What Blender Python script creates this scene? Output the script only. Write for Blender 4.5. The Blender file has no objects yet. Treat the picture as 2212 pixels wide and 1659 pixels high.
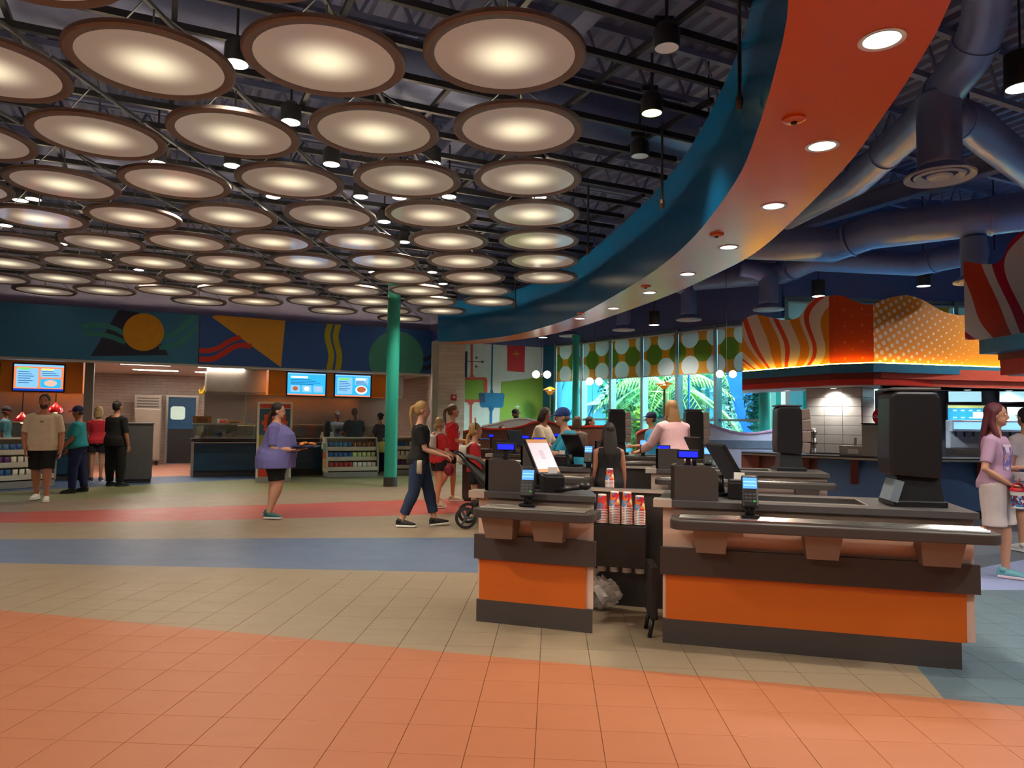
import bpy, bmesh, math, random
from mathutils import Vector, Matrix
random.seed(7)
scn = bpy.context.scene
# ---------------------------------------------------------------- camera
IW, IH, FPX, PITCH, ROLL, CAMZ = 2212, 1659, 1558.0, .0525, .01225, 1.45
cam = bpy.data.objects.new('camera', bpy.data.cameras.new('camera'))
scn.collection.objects.link(cam)
_c, _s, _cr, _sr = math.cos(PITCH), math.sin(PITCH), math.cos(ROLL), math.sin(ROLL)
_F = Vector((0, _c, _s)); _U0 = Vector((0, -_s, _c)); _X = Vector((1, 0, 0))
_R = _X * _cr + _U0 * _sr; _U = _U0 * _cr - _X * _sr
_m = Matrix((_R, _U, -_F)).transposed().to_4x4(); _m.translation = (0, 0, CAMZ)
cam.matrix_world = _m
cam.data.sensor_width = 36; cam.data.lens = FPX / IW * 36; cam.data.clip_start = .05; cam.data.clip_end = 300
scn.camera = cam
# ---------------------------------------------------------------- world, exposure
scn.view_settings.view_transform = 'Standard'; scn.view_settings.look = 'None'
scn.view_settings.gamma = 1; scn.view_settings.use_curve_mapping = False
scn.view_settings.exposure = 0.4
scn.cycles.max_bounces = 5; scn.cycles.diffuse_bounces = 3; scn.cycles.glossy_bounces = 2; scn.cycles.transparent_max_bounces = 8
scn.cycles.caustics_reflective = False; scn.cycles.caustics_refractive = False
scn.cycles.sample_clamp_indirect = 6; scn.cycles.use_light_tree = False
wd = bpy.data.worlds.new('world'); scn.world = wd; wd.use_nodes = True
_nt = wd.node_tree
_sky = _nt.nodes.new('ShaderNodeTexSky'); _sky.sky_type = 'NISHITA'; _sky.sun_disc = False
_sky.sun_elevation = math.radians(50); _sky.sun_rotation = math.radians(120); _sky.air_density = 1.2; _sky.dust_density = 2
_bg = _nt.nodes['Background']; _bg.inputs['Strength'].default_value = 3.6
_nt.links.new(_sky.outputs[0], _bg.inputs['Color'])
sun = bpy.data.objects.new('sun', bpy.data.lights.new('sun', 'SUN')); scn.collection.objects.link(sun)
sun.data.energy = 6.0; sun.data.angle = .01; sun.rotation_euler = Vector((.34, .26, -.9)).to_track_quat('-Z', 'Y').to_euler()   # shines outward over the roof, never in

# ---------------------------------------------------------------- pixel helpers (a direction; distance comes from a plane)
def ray(px, py):
    x, y = px - IW / 2, py - IH / 2
    a = _cr * x + _sr * y; b = -_sr * x + _cr * y
    u = -b / FPX
    return Vector((a / FPX, _c - u * _s, _s + u * _c))
def G(px, py, z=0.0):
    r = ray(px, py); return Vector((0, 0, CAMZ)) + r * ((z - CAMZ) / r.z)
def atY(px, py, y):
    r = ray(px, py); return Vector((0, 0, CAMZ)) + r * (y / r.y)
class Frame:
    """a wall frame: s along, n behind, z up"""
    def __init__(self, o, u):
        self.o = Vector((o[0], o[1], 0)); self.u = Vector((u[0], u[1], 0)).normalized(); self.n = Vector((-self.u.y, self.u.x, 0))
        self.rz = math.atan2(self.u.y, self.u.x)
    def w(self, s, n=0, z=0): return self.o + self.u * s + self.n * n + Vector((0, 0, z))
    def px(self, px, py, n=0):
        r = ray(px, py); c = Vector((0, 0, CAMZ)); d = self.o + self.n * n - c
        k = d.dot(self.n) / r.dot(self.n); p = c + r * k
        return ((p - self.o).dot(self.u), p.z)
    def loc(self, p):
        d = Vector((p[0], p[1], 0)) - self.o; return d.dot(self.u), d.dot(self.n)

# ---------------------------------------------------------------- node expressions
class X:
    def __init__(s, nt, k): s.nt, s.k = nt, k
    def _m(s, op, *a):
        n = s.nt.nodes.new('ShaderNodeMath'); n.operation = op
        for i, v in enumerate((s,) + a):
            if isinstance(v, X): s.nt.links.new(v.k, n.inputs[i])
            else: n.inputs[i].default_value = v
        return X(s.nt, n.outputs[0])
    def __add__(s, o): return s._m('ADD', o)
    __radd__ = __add__
    def __sub__(s, o): return s._m('SUBTRACT', o)
    def __rsub__(s, o): return s._m('MULTIPLY', -1.0)._m('ADD', o)
    def __mul__(s, o): return s._m('MULTIPLY', o)
    __rmul__ = __mul__
    def __truediv__(s, o): return s._m('DIVIDE', o)
    def lt(s, o): return s._m('LESS_THAN', o)
    def gt(s, o): return s._m('GREATER_THAN', o)
    def sin(s): return s._m('SINE')
    def abs(s): return s._m('ABSOLUTE')
    def fract(s): return s._m('FRACT')
    def floor(s): return s._m('FLOOR')
    def sqrt(s): return s._m('SQRT')
    def pow(s, o): return s._m('POWER', o)
    def mod(s, o): return s._m('FLOORED_MODULO', o)
    def min(s, o): return s._m('MINIMUM', o)
    def max(s, o): return s._m('MAXIMUM', o)
def lin(c):
    if isinstance(c, str): c = tuple(int(c[i:i + 2], 16) for i in (0, 2, 4))
    return tuple((v / 255 / 12.92 if v <= 10 else ((v / 255 + .055) / 1.055) ** 2.4) for v in c) + (1,)
def mixc(nt, fac, a, b):
    n = nt.nodes.new('ShaderNodeMix'); n.data_type = 'RGBA'
    if isinstance(fac, X): nt.links.new(fac.k, n.inputs[0])
    else: n.inputs[0].default_value = fac
    for v, i in ((a, 6), (b, 7)):
        if isinstance(v, (tuple, str)): n.inputs[i].default_value = lin(v) if isinstance(v, str) else v
        else: nt.links.new(v, n.inputs[i])
    return n.outputs[2]
def noise(nt, vec, scale, detail=2, rough=.6):
    n = nt.nodes.new('ShaderNodeTexNoise'); n.inputs['Scale'].default_value = scale; n.inputs['Detail'].default_value = detail
    n.inputs['Roughness'].default_value = rough
    if vec is not None: nt.links.new(vec, n.inputs['Vector'])
    return X(nt, n.outputs[0])
def coords(nt, kind='Object'):
    return nt.nodes.new('ShaderNodeTexCoord').outputs[kind]
def xyz(nt, vec):
    n = nt.nodes.new('ShaderNodeSeparateXYZ'); nt.links.new(vec, n.inputs[0]); return [X(nt, n.outputs[i]) for i in range(3)]
def stretch(nt, vec, sc):
    n = nt.nodes.new('ShaderNodeMapping'); n.inputs['Scale'].default_value = sc; nt.links.new(vec, n.inputs[0]); return n.outputs[0]
MATS = {}
def newmat(name):
    m = bpy.data.materials.new(name); m.use_nodes = True; MATS[name] = m
    return m, m.node_tree, m.node_tree.nodes['Principled BSDF']
def M(name, col='808080', rough=.5, metal=0, var=.12, scale=6, sc3=(1, 1, 1), bump=0, emit=0, ecol=None, spec=.5, alpha=1, coat=0):
    """plain procedural material: colour with a little noise variation, optional bump"""
    if name in MATS: return MATS[name]
    m, nt, b = newmat(name)
    c = lin(col); v = stretch(nt, coords(nt), sc3)
    nz = noise(nt, v, scale)
    lo = tuple(x * (1 - var) for x in c[:3]) + (1,); hi = tuple(min(1, x * (1 + var)) for x in c[:3]) + (1,)
    nt.links.new(mixc(nt, nz, lo, hi), b.inputs['Base Color'])
    b.inputs['Roughness'].default_value = rough; b.inputs['Metallic'].default_value = metal
    b.inputs['Specular IOR Level'].default_value = spec
    if coat: b.inputs['Coat Weight'].default_value = coat; b.inputs['Coat Roughness'].default_value = .1
    if bump:
        bn = nt.nodes.new('ShaderNodeBump'); bn.inputs['Strength'].default_value = bump; bn.inputs['Distance'].default_value = .01
        nt.links.new(noise(nt, v, scale * 6).k, bn.inputs['Height']); nt.links.new(bn.outputs[0], b.inputs['Normal'])
    if emit:
        b.inputs['Emission Color'].default_value = lin(ecol or col); b.inputs['Emission Strength'].default_value = emit
    if alpha < 1: b.inputs['Alpha'].default_value = alpha
    return m

# ---------------------------------------------------------------- mesh builder
COL = scn.collection
class MB:
    def __init__(s): s.v, s.f, s.mi, s.uv = [], [], [], {}
    def add(s, vs, fs, mi=0):
        o = len(s.v); s.v += [tuple(p) for p in vs]; s.f += [tuple(i + o for i in f) for f in fs]; s.mi += [mi] * len(fs); return s
    def box(s, c, d, rz=0, mi=0, rx=0, ry=0, taper=(1, 1)):
        x, y, z = (k / 2 for k in d); vs = []
        R = Matrix.Rotation(rz, 3, 'Z') @ Matrix.Rotation(ry, 3, 'Y') @ Matrix.Rotation(rx, 3, 'X')
        for sz in (-1, 1):
            t = (1, 1) if sz > 0 else taper
            for sx, sy in ((-1, -1), (1, -1), (1, 1), (-1, 1)):
                vs.append(R @ Vector((sx * x * t[0], sy * y * t[1], sz * z)) + Vector(c))
        return s.add(vs, [(3, 2, 1, 0), (4, 5, 6, 7), (0, 1, 5, 4), (1, 2, 6, 5), (2, 3, 7, 6), (3, 0, 4, 7)], mi)
    def b2(s, x0, x1, y0, y1, z0, z1, mi=0):
        return s.box(((x0 + x1) / 2, (y0 + y1) / 2, (z0 + z1) / 2), (x1 - x0, y1 - y0, z1 - z0), mi=mi)
    def prism(s, poly, z0, z1, mi=0, axis='z'):
        n = len(poly)
        def P(a, b, c): return (a, b, c) if axis == 'z' else (a, c, b) if axis == 'y' else (c, a, b)
        vs = [P(a, b, z0) for a, b in poly] + [P(a, b, z1) for a, b in poly]
        fs = [tuple(range(n - 1, -1, -1)), tuple(range(n, 2 * n))] + [(i, (i + 1) % n, n + (i + 1) % n, n + i) for i in range(n)]
        return s.add(vs, fs, mi)
    def cyl(s, p0, p1, r, n=12, r2=None, mi=0, cap=True):
        return s.loft([p0, p1], [(r, r), ((r if r2 is None else r2),) * 2], n, mi=mi, cap=cap)
    def loft(s, pts, rad, n=12, side=None, mi=0, cap=True):
        """elliptic rings along a path; rad = (along side vector, across)"""
        pts = [Vector(p) for p in pts]; vs = []; fs = []; prev = None
        for i, p in enumerate(pts):
            t = (pts[min(i + 1, len(pts) - 1)] - pts[max(i - 1, 0)]).normalized()
            ref = Vector(side) if side is not None else (prev if prev is not None else (Vector((1, 0, 0)) if abs(t.x) < .9 else Vector((0, 1, 0))))
            a = (ref - t * ref.dot(t)); a = a.normalized() if a.length > 1e-5 else t.orthogonal().normalized()
            prev = a; b = t.cross(a); rx, ry = rad[i] if isinstance(rad[i], tuple) else (rad[i], rad[i])
            for k in range(n):
                an = 2 * math.pi * k / n; vs.append(p + a * (rx * math.cos(an)) + b * (ry * math.sin(an)))
        for i in range(len(pts) - 1):
            for k in range(n):
                k2 = (k + 1) % n; fs.append((i * n + k, i * n + k2, (i + 1) * n + k2, (i + 1) * n + k))
        if cap: fs += [tuple(range(n - 1, -1, -1)), tuple((len(pts) - 1) * n + k for k in range(n))]
        return s.add(vs, fs, mi)
    def rings(s, prof, n=24, c=(0, 0, 0), mi=0, cap=True):
        """lathe about z: prof = [(r,z)...]"""
        vs = []; fs = []
        for r, z in prof:
            for k in range(n):
                a = 2 * math.pi * k / n; vs.append((c[0] + r * math.cos(a), c[1] + r * math.sin(a), c[2] + z))
        for i in range(len(prof) - 1):
            for k in range(n):
                k2 = (k + 1) % n; fs.append((i * n + k, i * n + k2, (i + 1) * n + k2, (i + 1) * n + k))
        if cap: fs += [tuple(range(n - 1, -1, -1)), tuple((len(prof) - 1) * n + k for k in range(n))]
        return s.add(vs, fs, mi)
    def ell(s, c, r, n=12, m=8, mi=0):
        return s.loft([(c[0], c[1], c[2] - r[2] * math.cos(math.pi * i / m)) for i in range(m + 1)],
                      [(r[0] * max(.02, math.sin(math.pi * i / m)), r[1] * max(.02, math.sin(math.pi * i / m))) for i in range(m + 1)], n, side=(1, 0, 0), mi=mi)
    def tube(s, pts, r, n=8, mi=0): return s.loft(pts, [(r, r)] * len(pts), n, mi=mi)
    def mesh(s, name, mats, smooth=False, bevel=0):
        me = bpy.data.meshes.new(name); me.from_pydata(s.v, [], s.f)
        for m in (mats if isinstance(mats, (list, tuple)) else [mats]): me.materials.append(m)
        if any(s.mi): me.polygons.foreach_set('material_index', s.mi)
        bm = bmesh.new(); bm.from_mesh(me); bmesh.ops.recalc_face_normals(bm, faces=bm.faces)
        if bevel:
            es = [e for e in bm.edges if len(e.link_faces) == 2 and e.calc_face_angle(0) > .6]
            bmesh.ops.bevel(bm, geom=es, offset=bevel, segments=2, affect='EDGES', clamp_overlap=True, profile=.6)
        bm.to_mesh(me); bm.free()
        if smooth:
            me.shade_smooth() if hasattr(me, 'shade_smooth') else None
            if smooth != 2: me.set_sharp_from_angle(angle=.7)
        return me
    def build(s, name, mats, parent=None, loc=(0, 0, 0), rz=0, smooth=False, bevel=0, rot=None):
        return link(name, s.mesh(name, mats, smooth, bevel), parent, loc, rz, rot)
def link(name, me, parent=None, loc=(0, 0, 0), rz=0, rot=None):
    o = bpy.data.objects.new(name, me); COL.objects.link(o); o.location = loc
    o.rotation_euler = rot if rot else (0, 0, rz)
    if parent: o.parent = parent
    return o
def tag(o, label=None, cat=None, group=None, kind=None):
    if label: o['label'] = label
    if cat: o['category'] = cat
    if group: o['group'] = group
    if kind: o['kind'] = kind
    return o
def thing(name, label, cat, loc=(0, 0, 0), rz=0, group=None):
    o = bpy.data.objects.new(name, None); COL.objects.link(o); o.location = loc; o.rotation_euler = (0, 0, rz); o.empty_display_size = .1
    return tag(o, label, cat, group)
def copy_tree(o, loc=None, rz=None, parent=None, label=None):
    c = o.copy(); COL.objects.link(c); c.parent = parent
    if loc is not None: c.location = loc
    if rz is not None: c.rotation_euler = (0, 0, rz)
    if label: c['label'] = label
    for ch in [k for k in o.children]: copy_tree(ch, parent=c)
    return c
def spline(P, k=6):
    P = [Vector(p) for p in P]; out = []
    for i in range(len(P) - 1):
        a, b, c, d = P[max(i - 1, 0)], P[i], P[i + 1], P[min(i + 2, len(P) - 1)]
        for j in range(k):
            t = j / k; out.append(.5 * ((2 * b) + (c - a) * t + (2 * a - 5 * b + 4 * c - d) * t * t + (3 * b - a - 3 * c + d) * t ** 3))
    return out + [P[-1]]
def roundrect(w, h, r, n=5, corners=(1, 1, 1, 1)):
    """corner order: +x+y, -x+y, -x-y, +x-y"""
    out = []
    for q, (sx, sy) in enumerate(((1, 1), (-1, 1), (-1, -1), (1, -1))):
        if not corners[q]: out.append((sx * w / 2, sy * h / 2)); continue
        for i in range(n + 1):
            a = math.pi / 2 * (q + i / n); out.append((sx * (w / 2 - r) + r * math.cos(a), sy * (h / 2 - r) + r * math.sin(a)))
    return out
def spot(loc, power, size=2.2, blend=.7, col=(1, .87, .7), parent=None, r=.06):
    l = bpy.data.lights.new('lamp_bulb', 'SPOT'); l.energy = power; l.spot_size = size; l.spot_blend = blend; l.color = col; l.shadow_soft_size = r
    o = bpy.data.objects.new('lamp_bulb', l); COL.objects.link(o); o.location = loc
    if parent: o.parent = parent
    return o
def area(loc, power, sx, sy, rz=0, col=(1, .95, .88), parent=None, rot=None):
    l = bpy.data.lights.new('lamp_panel', 'AREA'); l.shape = 'RECTANGLE'; l.size = sx; l.size_y = sy; l.energy = power; l.color = col
    o = bpy.data.objects.new('lamp_panel', l); COL.objects.link(o); o.location = loc; o.rotation_euler = rot if rot else (0, 0, rz)
    if parent: o.parent = parent
    return o
# ================================================================ frames of the place
_k0, _k1 = G(430, 787, 2.75), G(937, 808, 2.75)
FK = Frame(_k0, _k1 - _k0)                       # kitchen front, n runs into the kitchen
KEND = FK.loc(_k1)[0]
FW = Frame((1.31, 20.35), (.606, -.795))          # window wall, n runs outdoors
FW2 = Frame(FW.w(6.93).to_2d(), (1, .1))               # the window wall turns here
def indoors(p, lim):
    return FW.loc(p)[1] < lim or (FW.loc(p)[0] > 6.93 and FW2.loc(p)[0] > 0 and FW2.loc(p)[1] < lim)
FM = Frame((-1.33, 19.87), (.916, .40))           # mural wall
BA = FK.rz
# ---------------------------------------------------------------- ring beam path
_in = [G(a, b, 3.5).to_2d() for a, b in ((1703, 0), (1680, 130), (1640, 270), (1590, 390), (1500, 510), (1420, 580), (1330, 637), (1250, 680), (1180, 705), (1100, 725), (1000, 737), (945, 738))]
_out = [G(a, b, 3.5).to_2d() for a, b in ((2055, 0), (2000, 110), (1905, 255), (1800, 390), (1640, 540), (1540, 595), (1440, 640), (1330, 680), (1240, 710), (1160, 728), (1060, 741), (1000, 744))]
_in = [Vector((-1.1, -1.6)), Vector((-.15, .2)), Vector((.75, 1.9))] + _in
_out = [Vector((-.35, -2.0)), Vector((.62, -.1)), Vector((1.5, 1.7))] + _out
RIN = [p.to_2d() for p in spline([p.to_3d() for p in _in], 6)]; ROUT = [p.to_2d() for p in spline([p.to_3d() for p in _out], 6)]
def ring_x(y):
    best = None
    for a, b in zip(RIN, RIN[1:]):
        if (a.y - y) * (b.y - y) <= 0 and abs(a.y - b.y) > 1e-6:
            best = a.x + (b.x - a.x) * (y - a.y) / (b.y - a.y)
    return best if best is not None else (-1.5 if y < 0 else -2.2)
# ================================================================ floor
TA = math.radians(-3.3)
def floor_material():
    m, nt, b = newmat('floor_tile')
    g = nt.nodes.new('ShaderNodeNewGeometry'); x, y, z = xyz(nt, g.outputs['Position'])
    pos = g.outputs['Position']
    nz = noise(nt, stretch(nt, pos, (1.2, 7, 1)), 2.2, 4)
    def tone(h, v=.10):
        c = lin(h); return mixc(nt, nz, tuple(k * (1 - v) for k in c[:3]) + (1,), tuple(min(1, k * (1 + v)) for k in c[:3]) + (1,))
    c = tone('8c7c66')
    blue = y.gt(7.02 - .04 * x) * y.lt(9.19 + .1 * x)
    c = mixc(nt, blue, c, tone('5a6a84'))
    pink = y.gt(11.84 + .42 * x + .02 * x * x) * y.lt(14.27 + .51 * x + .01 * x * x)
    c = mixc(nt, pink, c, tone('b04e44'))
    green = y.gt(17.6 + .62 * x)
    c = mixc(nt, green * .75, c, tone('7f8a5c'))
    strip = y.gt(24.0 + 1.04 * x) * x.lt(-5.5)
    c = mixc(nt, strip, c, tone('4a6488'))
    kit = (x * FK.n.x + y * FK.n.y).gt(FK.o.dot(FK.n) + .9)
    c = mixc(nt, kit, c, tone('a5715c'))
    right = (3.55 * x - 4.33).gt(y) * x.gt(.5)
    rc = mixc(nt, y.gt(6.35 + .05 * x), tone('53656f'), tone('8791b8'))
    rc = mixc(nt, y.gt(10.6 - .55 * x), rc, tone('4d525c')) if False else mixc(nt, (y - .62 * x).gt(4.55), rc, tone('4d525c'))
    c = mixc(nt, right, c, rc)
    orange = y.lt(4.52 - .25 * x)
    c = mixc(nt, orange, c, tone('a26444', .07))
    ca, sa = math.cos(TA), math.sin(TA)
    tx = (x * ca + y * sa - TPX) / .305; ty = (y * ca - x * sa - TPY) / .305
    gx = (tx + .5).fract() - .5; gy = (ty + .5).fract() - .5
    grout = (gx.abs().lt(.012)).max(gy.abs().lt(.012))
    c = mixc(nt, grout * .28, c, mixc(nt, orange, lin('6b5a48'), lin('a5663f')))
    nt.links.new(c, b.inputs['Base Color'])
    rr = noise(nt, pos, 3.0) * .16 + .34
    nt.links.new(rr.k, b.inputs['Roughness'])
    bn = nt.nodes.new('ShaderNodeBump'); bn.inputs['Strength'].default_value = .12; bn.inputs['Distance'].default_value = .004
    nt.links.new((noise(nt, pos, 60) - grout * 1.5).k, bn.inputs['Height']); nt.links.new(bn.outputs[0], b.inputs['Normal'])
    return m
_ca, _sa = math.cos(TA), math.sin(TA)
_p = G(1776, 1659); TPX = _p.x * _ca + _p.y * _sa
_p = G(1106, 1572); TPY = _p.y * _ca - _p.x * _sa
floor_mat = floor_material()
floor = tag(MB().b2(-16, 16, -6, 32, -.2, -.005).build('floor', floor_mat), kind='structure')
_tile = MB().b2(-.1512, .1512, -.1512, .1512, -.006, 0).mesh('tile', floor_mat, bevel=.002)
_cand = []
for i in range(-40, 40):
    for j in range(-5, 40):
        u, v = TPX + (i + .5) * .305, TPY + (j + .5) * .305
        p = Vector((u * _ca - v * _sa, u * _sa + v * _ca, 0))
        if p.y > 2.85 and abs(p.x) < p.y * .73 + .15: _cand.append((p.y + .15 * abs(p.x), p))
_cand.sort(key=lambda t: t[0])
for _, p in _cand[:300]: link('tile', _tile, floor, p, TA)
# the tiles beyond these are drawn by the floor's own material; its surface meets theirs
_poly = []
# ================================================================ shell
navy = M('navy_paint', '525a86', .55, var=.08); purple = M('violet_paint', 'b0aed2', .6, var=.06)
white = M('white_paint', 'd9d6cf', .55, var=.04); teal = M('teal_gloss', '0a70ac', .22, var=.05, spec=.6)
black = M('black_metal', '101114', .4, var=.1); steel = M('brushed_steel', 'b4aea4', .28, 1, var=.12, scale=3, sc3=(1, 1, 14))
def wall(name, p0, p1, z0, z1, mat, th=.15, parent=None):
    p0, p1 = Vector(p0).to_2d(), Vector(p1).to_2d(); d = (p1 - p0); n = Vector((-d.y, d.x)).normalized() * th
    o = MB().prism([p0, p1, p1 + n, p0 + n], z0, z1).build(name, mat, parent)
    if parent is None: o['kind'] = 'structure'
    return o
wall('wall_back', (16, -6), (-16, -6), 0, 6.3, M('grey_blue_wall', '6a7288', .6), -.15)
wall('wall_left', (-16, -6), (-16, 32), 0, 6.3, M('wall_muted', '5c6a80', .6), .15)
wall('wall_right', (15, 17), (15, -6), 0, 6.3, M('wall_muted2', '78706a', .6), .15)
# upper wall above the kitchen header, and above the windows
a, b = FK.w(-14, .35), FK.w(KEND, .35)
wall('wall_upper_kitchen', a, b, 3.9, 6.3, purple)
wall('wall_mural', FM.w(-.9), FM.w(2.45), 0, 3.62, white)
wall('wall_upper_mural', FM.w(-.25, -.02), FM.w(2.5, -.02), 3.62, 6.3, navy)
wall('wall_upper_pier', FK.w(KEND - .02, .36), FM.w(-.2, .0), 3.5, 6.3, purple)
wall('wall_upper_window', FW.w(-.65, -.02), FW.w(7.0, -.02), 3.66, 6.3, navy)
wall('wall_upper_garden', FW2.w(-.05, -.02), FW2.w(10.5, -.02), 4.12, 6.3, navy)
# ---- roof deck with ribs, joists
deckm = M('deck_navy', '6c7296', .5, var=.1)
def indoor_span(base, dv, lo, hi, lim):
    """part of a roof line that lies on the room's side of the window wall"""
    ts = [lo + (hi - lo) * i / 400 for i in range(401)]; ok = [t for t in ts if indoors(base + dv * t, lim)]
    return (ok[0], ok[-1]) if ok else None
DC = Vector((0, 8)); DX = Vector((math.cos(BA), math.sin(BA))); DY = Vector((-DX.y, DX.x))
d = MB(); prof = []; k = -26.0
while k < 26: prof += [(k, 0), (k + .09, 0), (k + .12, -.06), (k + .21, -.06)]; k += .24
for (a0, z0), (a1, z1) in zip(prof, prof[1:]):
    sp = indoor_span(DC + DX * a0, DY, -20, 26, .2)
    if sp and sp[1] - sp[0] > .2: d.add([(a0, sp[0], z0), (a1, sp[0], z1), (a1, sp[1], z1), (a0, sp[1], z0)], [(0, 1, 2, 3)])
ceiling = tag(d.build('ceiling', deckm, None, (0, 8, 6.35), BA), kind='structure')
jm = M('joist_navy', '6a7398', .5)
for i in range(17):
    y_ = -14 + i * 1.75; sp = indoor_span(DC + DY * y_, DX, -24, 24, -.25)
    if not sp or sp[1] - sp[0] < 1: continue
    j = MB(); j.b2(sp[0], sp[1], -.04, .04, .62, .70).b2(sp[0], sp[1], -.04, .04, 0, .07); x0 = sp[0]
    while x0 + .6 <= sp[1]:
        j.box((x0 + .15, 0, .35), (.035, .03, .72), ry=math.atan2(.3, .6)).box((x0 + .45, 0, .35), (.035, .03, .72), ry=-math.atan2(.3, .6)); x0 += .6
    j.build('joist', jm, ceiling, (0, y_, -.78))
for x in (-15, -7.5, 0, 7.5, 15):
    sp = indoor_span(DC + DX * x, DY, -19, 24, -.3)
    if sp and sp[1] - sp[0] > 1: MB().b2(-.1, .1, sp[0], sp[1], -.3, -.27).b2(-.1, .1, sp[0], sp[1], 0, .03).b2(-.015, .015, sp[0], sp[1], -.28, .01).build('beam', jm, ceiling, (x, 0, -.82))
# ---- black strut grid at the lamp level
GZ = 4.62
grid = thing('strut_grid', 'black metal strut grid hanging above the round lamps', 'ceiling grid', (0, 0, GZ))
gm = M('grid_black', '14151b', .45)
def inside(p):
    return p.x > -13 and p.y > -3.5 and FK.loc(p)[1] < .25 and p.x < ring_x(p.y) - .01 and p.y < 19.2
def grid_bars(ang, off_dir, step, n0, n1, w, h, z):
    dv = Vector((math.cos(ang), math.sin(ang))); nv = Vector((-dv.y, dv.x))
    for i in range(n0, n1):
        base = nv * (i * step); run = None; ts = [k * .1 - 30 for k in range(600)]
        for t in ts + [99]:
            ok = t < 99 and inside(base + dv * t)
            if ok and run is None: run = t
            if not ok and run is not None:
                if t - run > .3:
                    e = t if t < 99 else 30; c = base + dv * ((run + e) / 2)
                    MB().b2(-(e - run) / 2, (e - run) / 2, -w / 2, w / 2, 0, h).build('grid_bar', gm, grid, (c.x, c.y, z), ang)
                run = None
grid_bars(math.radians(25), 0, .58, -2, 36, .045, .06, 0)
grid_bars(math.radians(-64), 0, 1.22, -12, 12, .045, .05, .06)
# ================================================================ ring beam
ring = thing('ring_soffit', 'curved ceiling beam with glossy orange underside and deep teal inner face', 'soffit', (0, 0, 3.5))
def soffit_material():
    m, nt, b = newmat('soffit_orange'); pos = coords(nt)
    nz = noise(nt, pos, .9, 3)
    nt.links.new(mixc(nt, nz, lin('d8580a'), lin('e06412')), b.inputs['Base Color']); b.inputs['Roughness'].default_value = .24; b.inputs['Specular IOR Level'].default_value = .6
    bn = nt.nodes.new('ShaderNodeBump'); bn.inputs['Strength'].default_value = .05; bn.inputs['Distance'].default_value = .02
    nt.links.new(noise(nt, stretch(nt, pos, (3, .6, 1)), 3, 2).k, bn.inputs['Height']); nt.links.new(bn.outputs[0], b.inputs['Normal'])
    return m
so = soffit_material()
n = min(len(RIN), len(ROUT)); a = MB(); t = MB(); o_ = MB(); TZ = 1.06
def resample(P, n):
    L = [0]
    for p, q in zip(P, P[1:]): L.append(L[-1] + (q - p).length)
    out = []
    for i in range(n):
        d = L[-1] * i / (n - 1); k = max(j for j in range(len(L) - 1) if L[j] <= d + 1e-9)
        f = (d - L[k]) / max(1e-9, L[k + 1] - L[k]); out.append(P[k].lerp(P[k + 1], min(1, f)))
    return out
RI, RO = resample(RIN, 90), resample(ROUT, 90)
a.add([(p.x, p.y, 0) for p in RI] + [(p.x, p.y, 0) for p in RO] + [(p.x, p.y, .03) for p in RI] + [(p.x, p.y, .03) for p in RO],
      [(i, i + 1, 91 + i, 90 + i) for i in range(89)] + [(180 + i, 270 + i, 271 + i, 181 + i) for i in range(89)])
a.build('soffit_panel', so, ring)
t.add([(p.x, p.y, 0) for p in RI] + [(p.x, p.y, TZ) for p in RI], [(i, i + 1, 91 + i, 90 + i) for i in range(89)])
t.build('fascia_panel', teal, ring, smooth=2)
o_.add([(p.x, p.y, 0) for p in RO] + [(p.x, p.y, TZ) for p in RO], [(i, i + 1, 91 + i, 90 + i) for i in range(89)])
o_.build('outer_panel', navy, ring, smooth=2)
t2 = MB(); t2.add([(p.x, p.y, TZ) for p in RI] + [(p.x, p.y, TZ) for p in RO], [(i, i + 1, 91 + i, 90 + i) for i in range(89)]); t2.build('top_panel', navy, ring)
# thin joint lines of the fascia cladding
for px, py in ((1330, 637), (1500, 510), (1640, 270)):
    pass
# recessed lights and detectors in the soffit
lens_s = M('soffit_lens', 'f4efe6', .3, emit=1.3, ecol='fff4e4'); trimw = M('trim_white', 'dcdcdc', .4)
for px, py in ((1905, 85), (1776, 315), (1671, 445), (1574, 534), (1485, 592), (1403, 632), (1325, 666), (1253, 688)):
    p = G(px, py, 3.5); th = thing('recessed_downlight', 'round recessed downlight with white reflector set in the orange curved soffit', 'downlight', p, 0, 'recessed downlights along the curved soffit')
    MB().rings([(.095, .0), (.11, -.006), (.118, -.006), (.118, 0)], 24).build('trim_ring', trimw, th, smooth=True)
    MB().rings([(.093, -.004), (.07, -.0035), (.045, -.003), (.01, -.0028)], 24).build('reflector', lens_s, th)
    MB().ell((0, 0, -.008), (.035, .035, .008)).build('bulb', M('bulb', 'ffffff', emit=3, ecol='fff0d8'), th, smooth=2)
    spot((0, 0, -.06), 160, 1.9, .8, parent=th)
for px, py in ((1715, 256), (1548, 506), (1395, 618), (1254, 676)):
    p = G(px, py, 3.5); th = thing('smoke_detector', 'small round orange detector fixed under the curved soffit', 'detector', p, 0, 'detectors under the curved soffit')
    MB().rings([(.075, 0), (.075, -.012), (.06, -.022), (.03, -.026)], 20).build('base_plate', so, th, smooth=True)
    MB().rings([(.022, -.024), (.018, -.04), (.005, -.042)], 12).build('sensor_head', M('dark_plastic', '2a1a14', .5), th, smooth=True)
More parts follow.
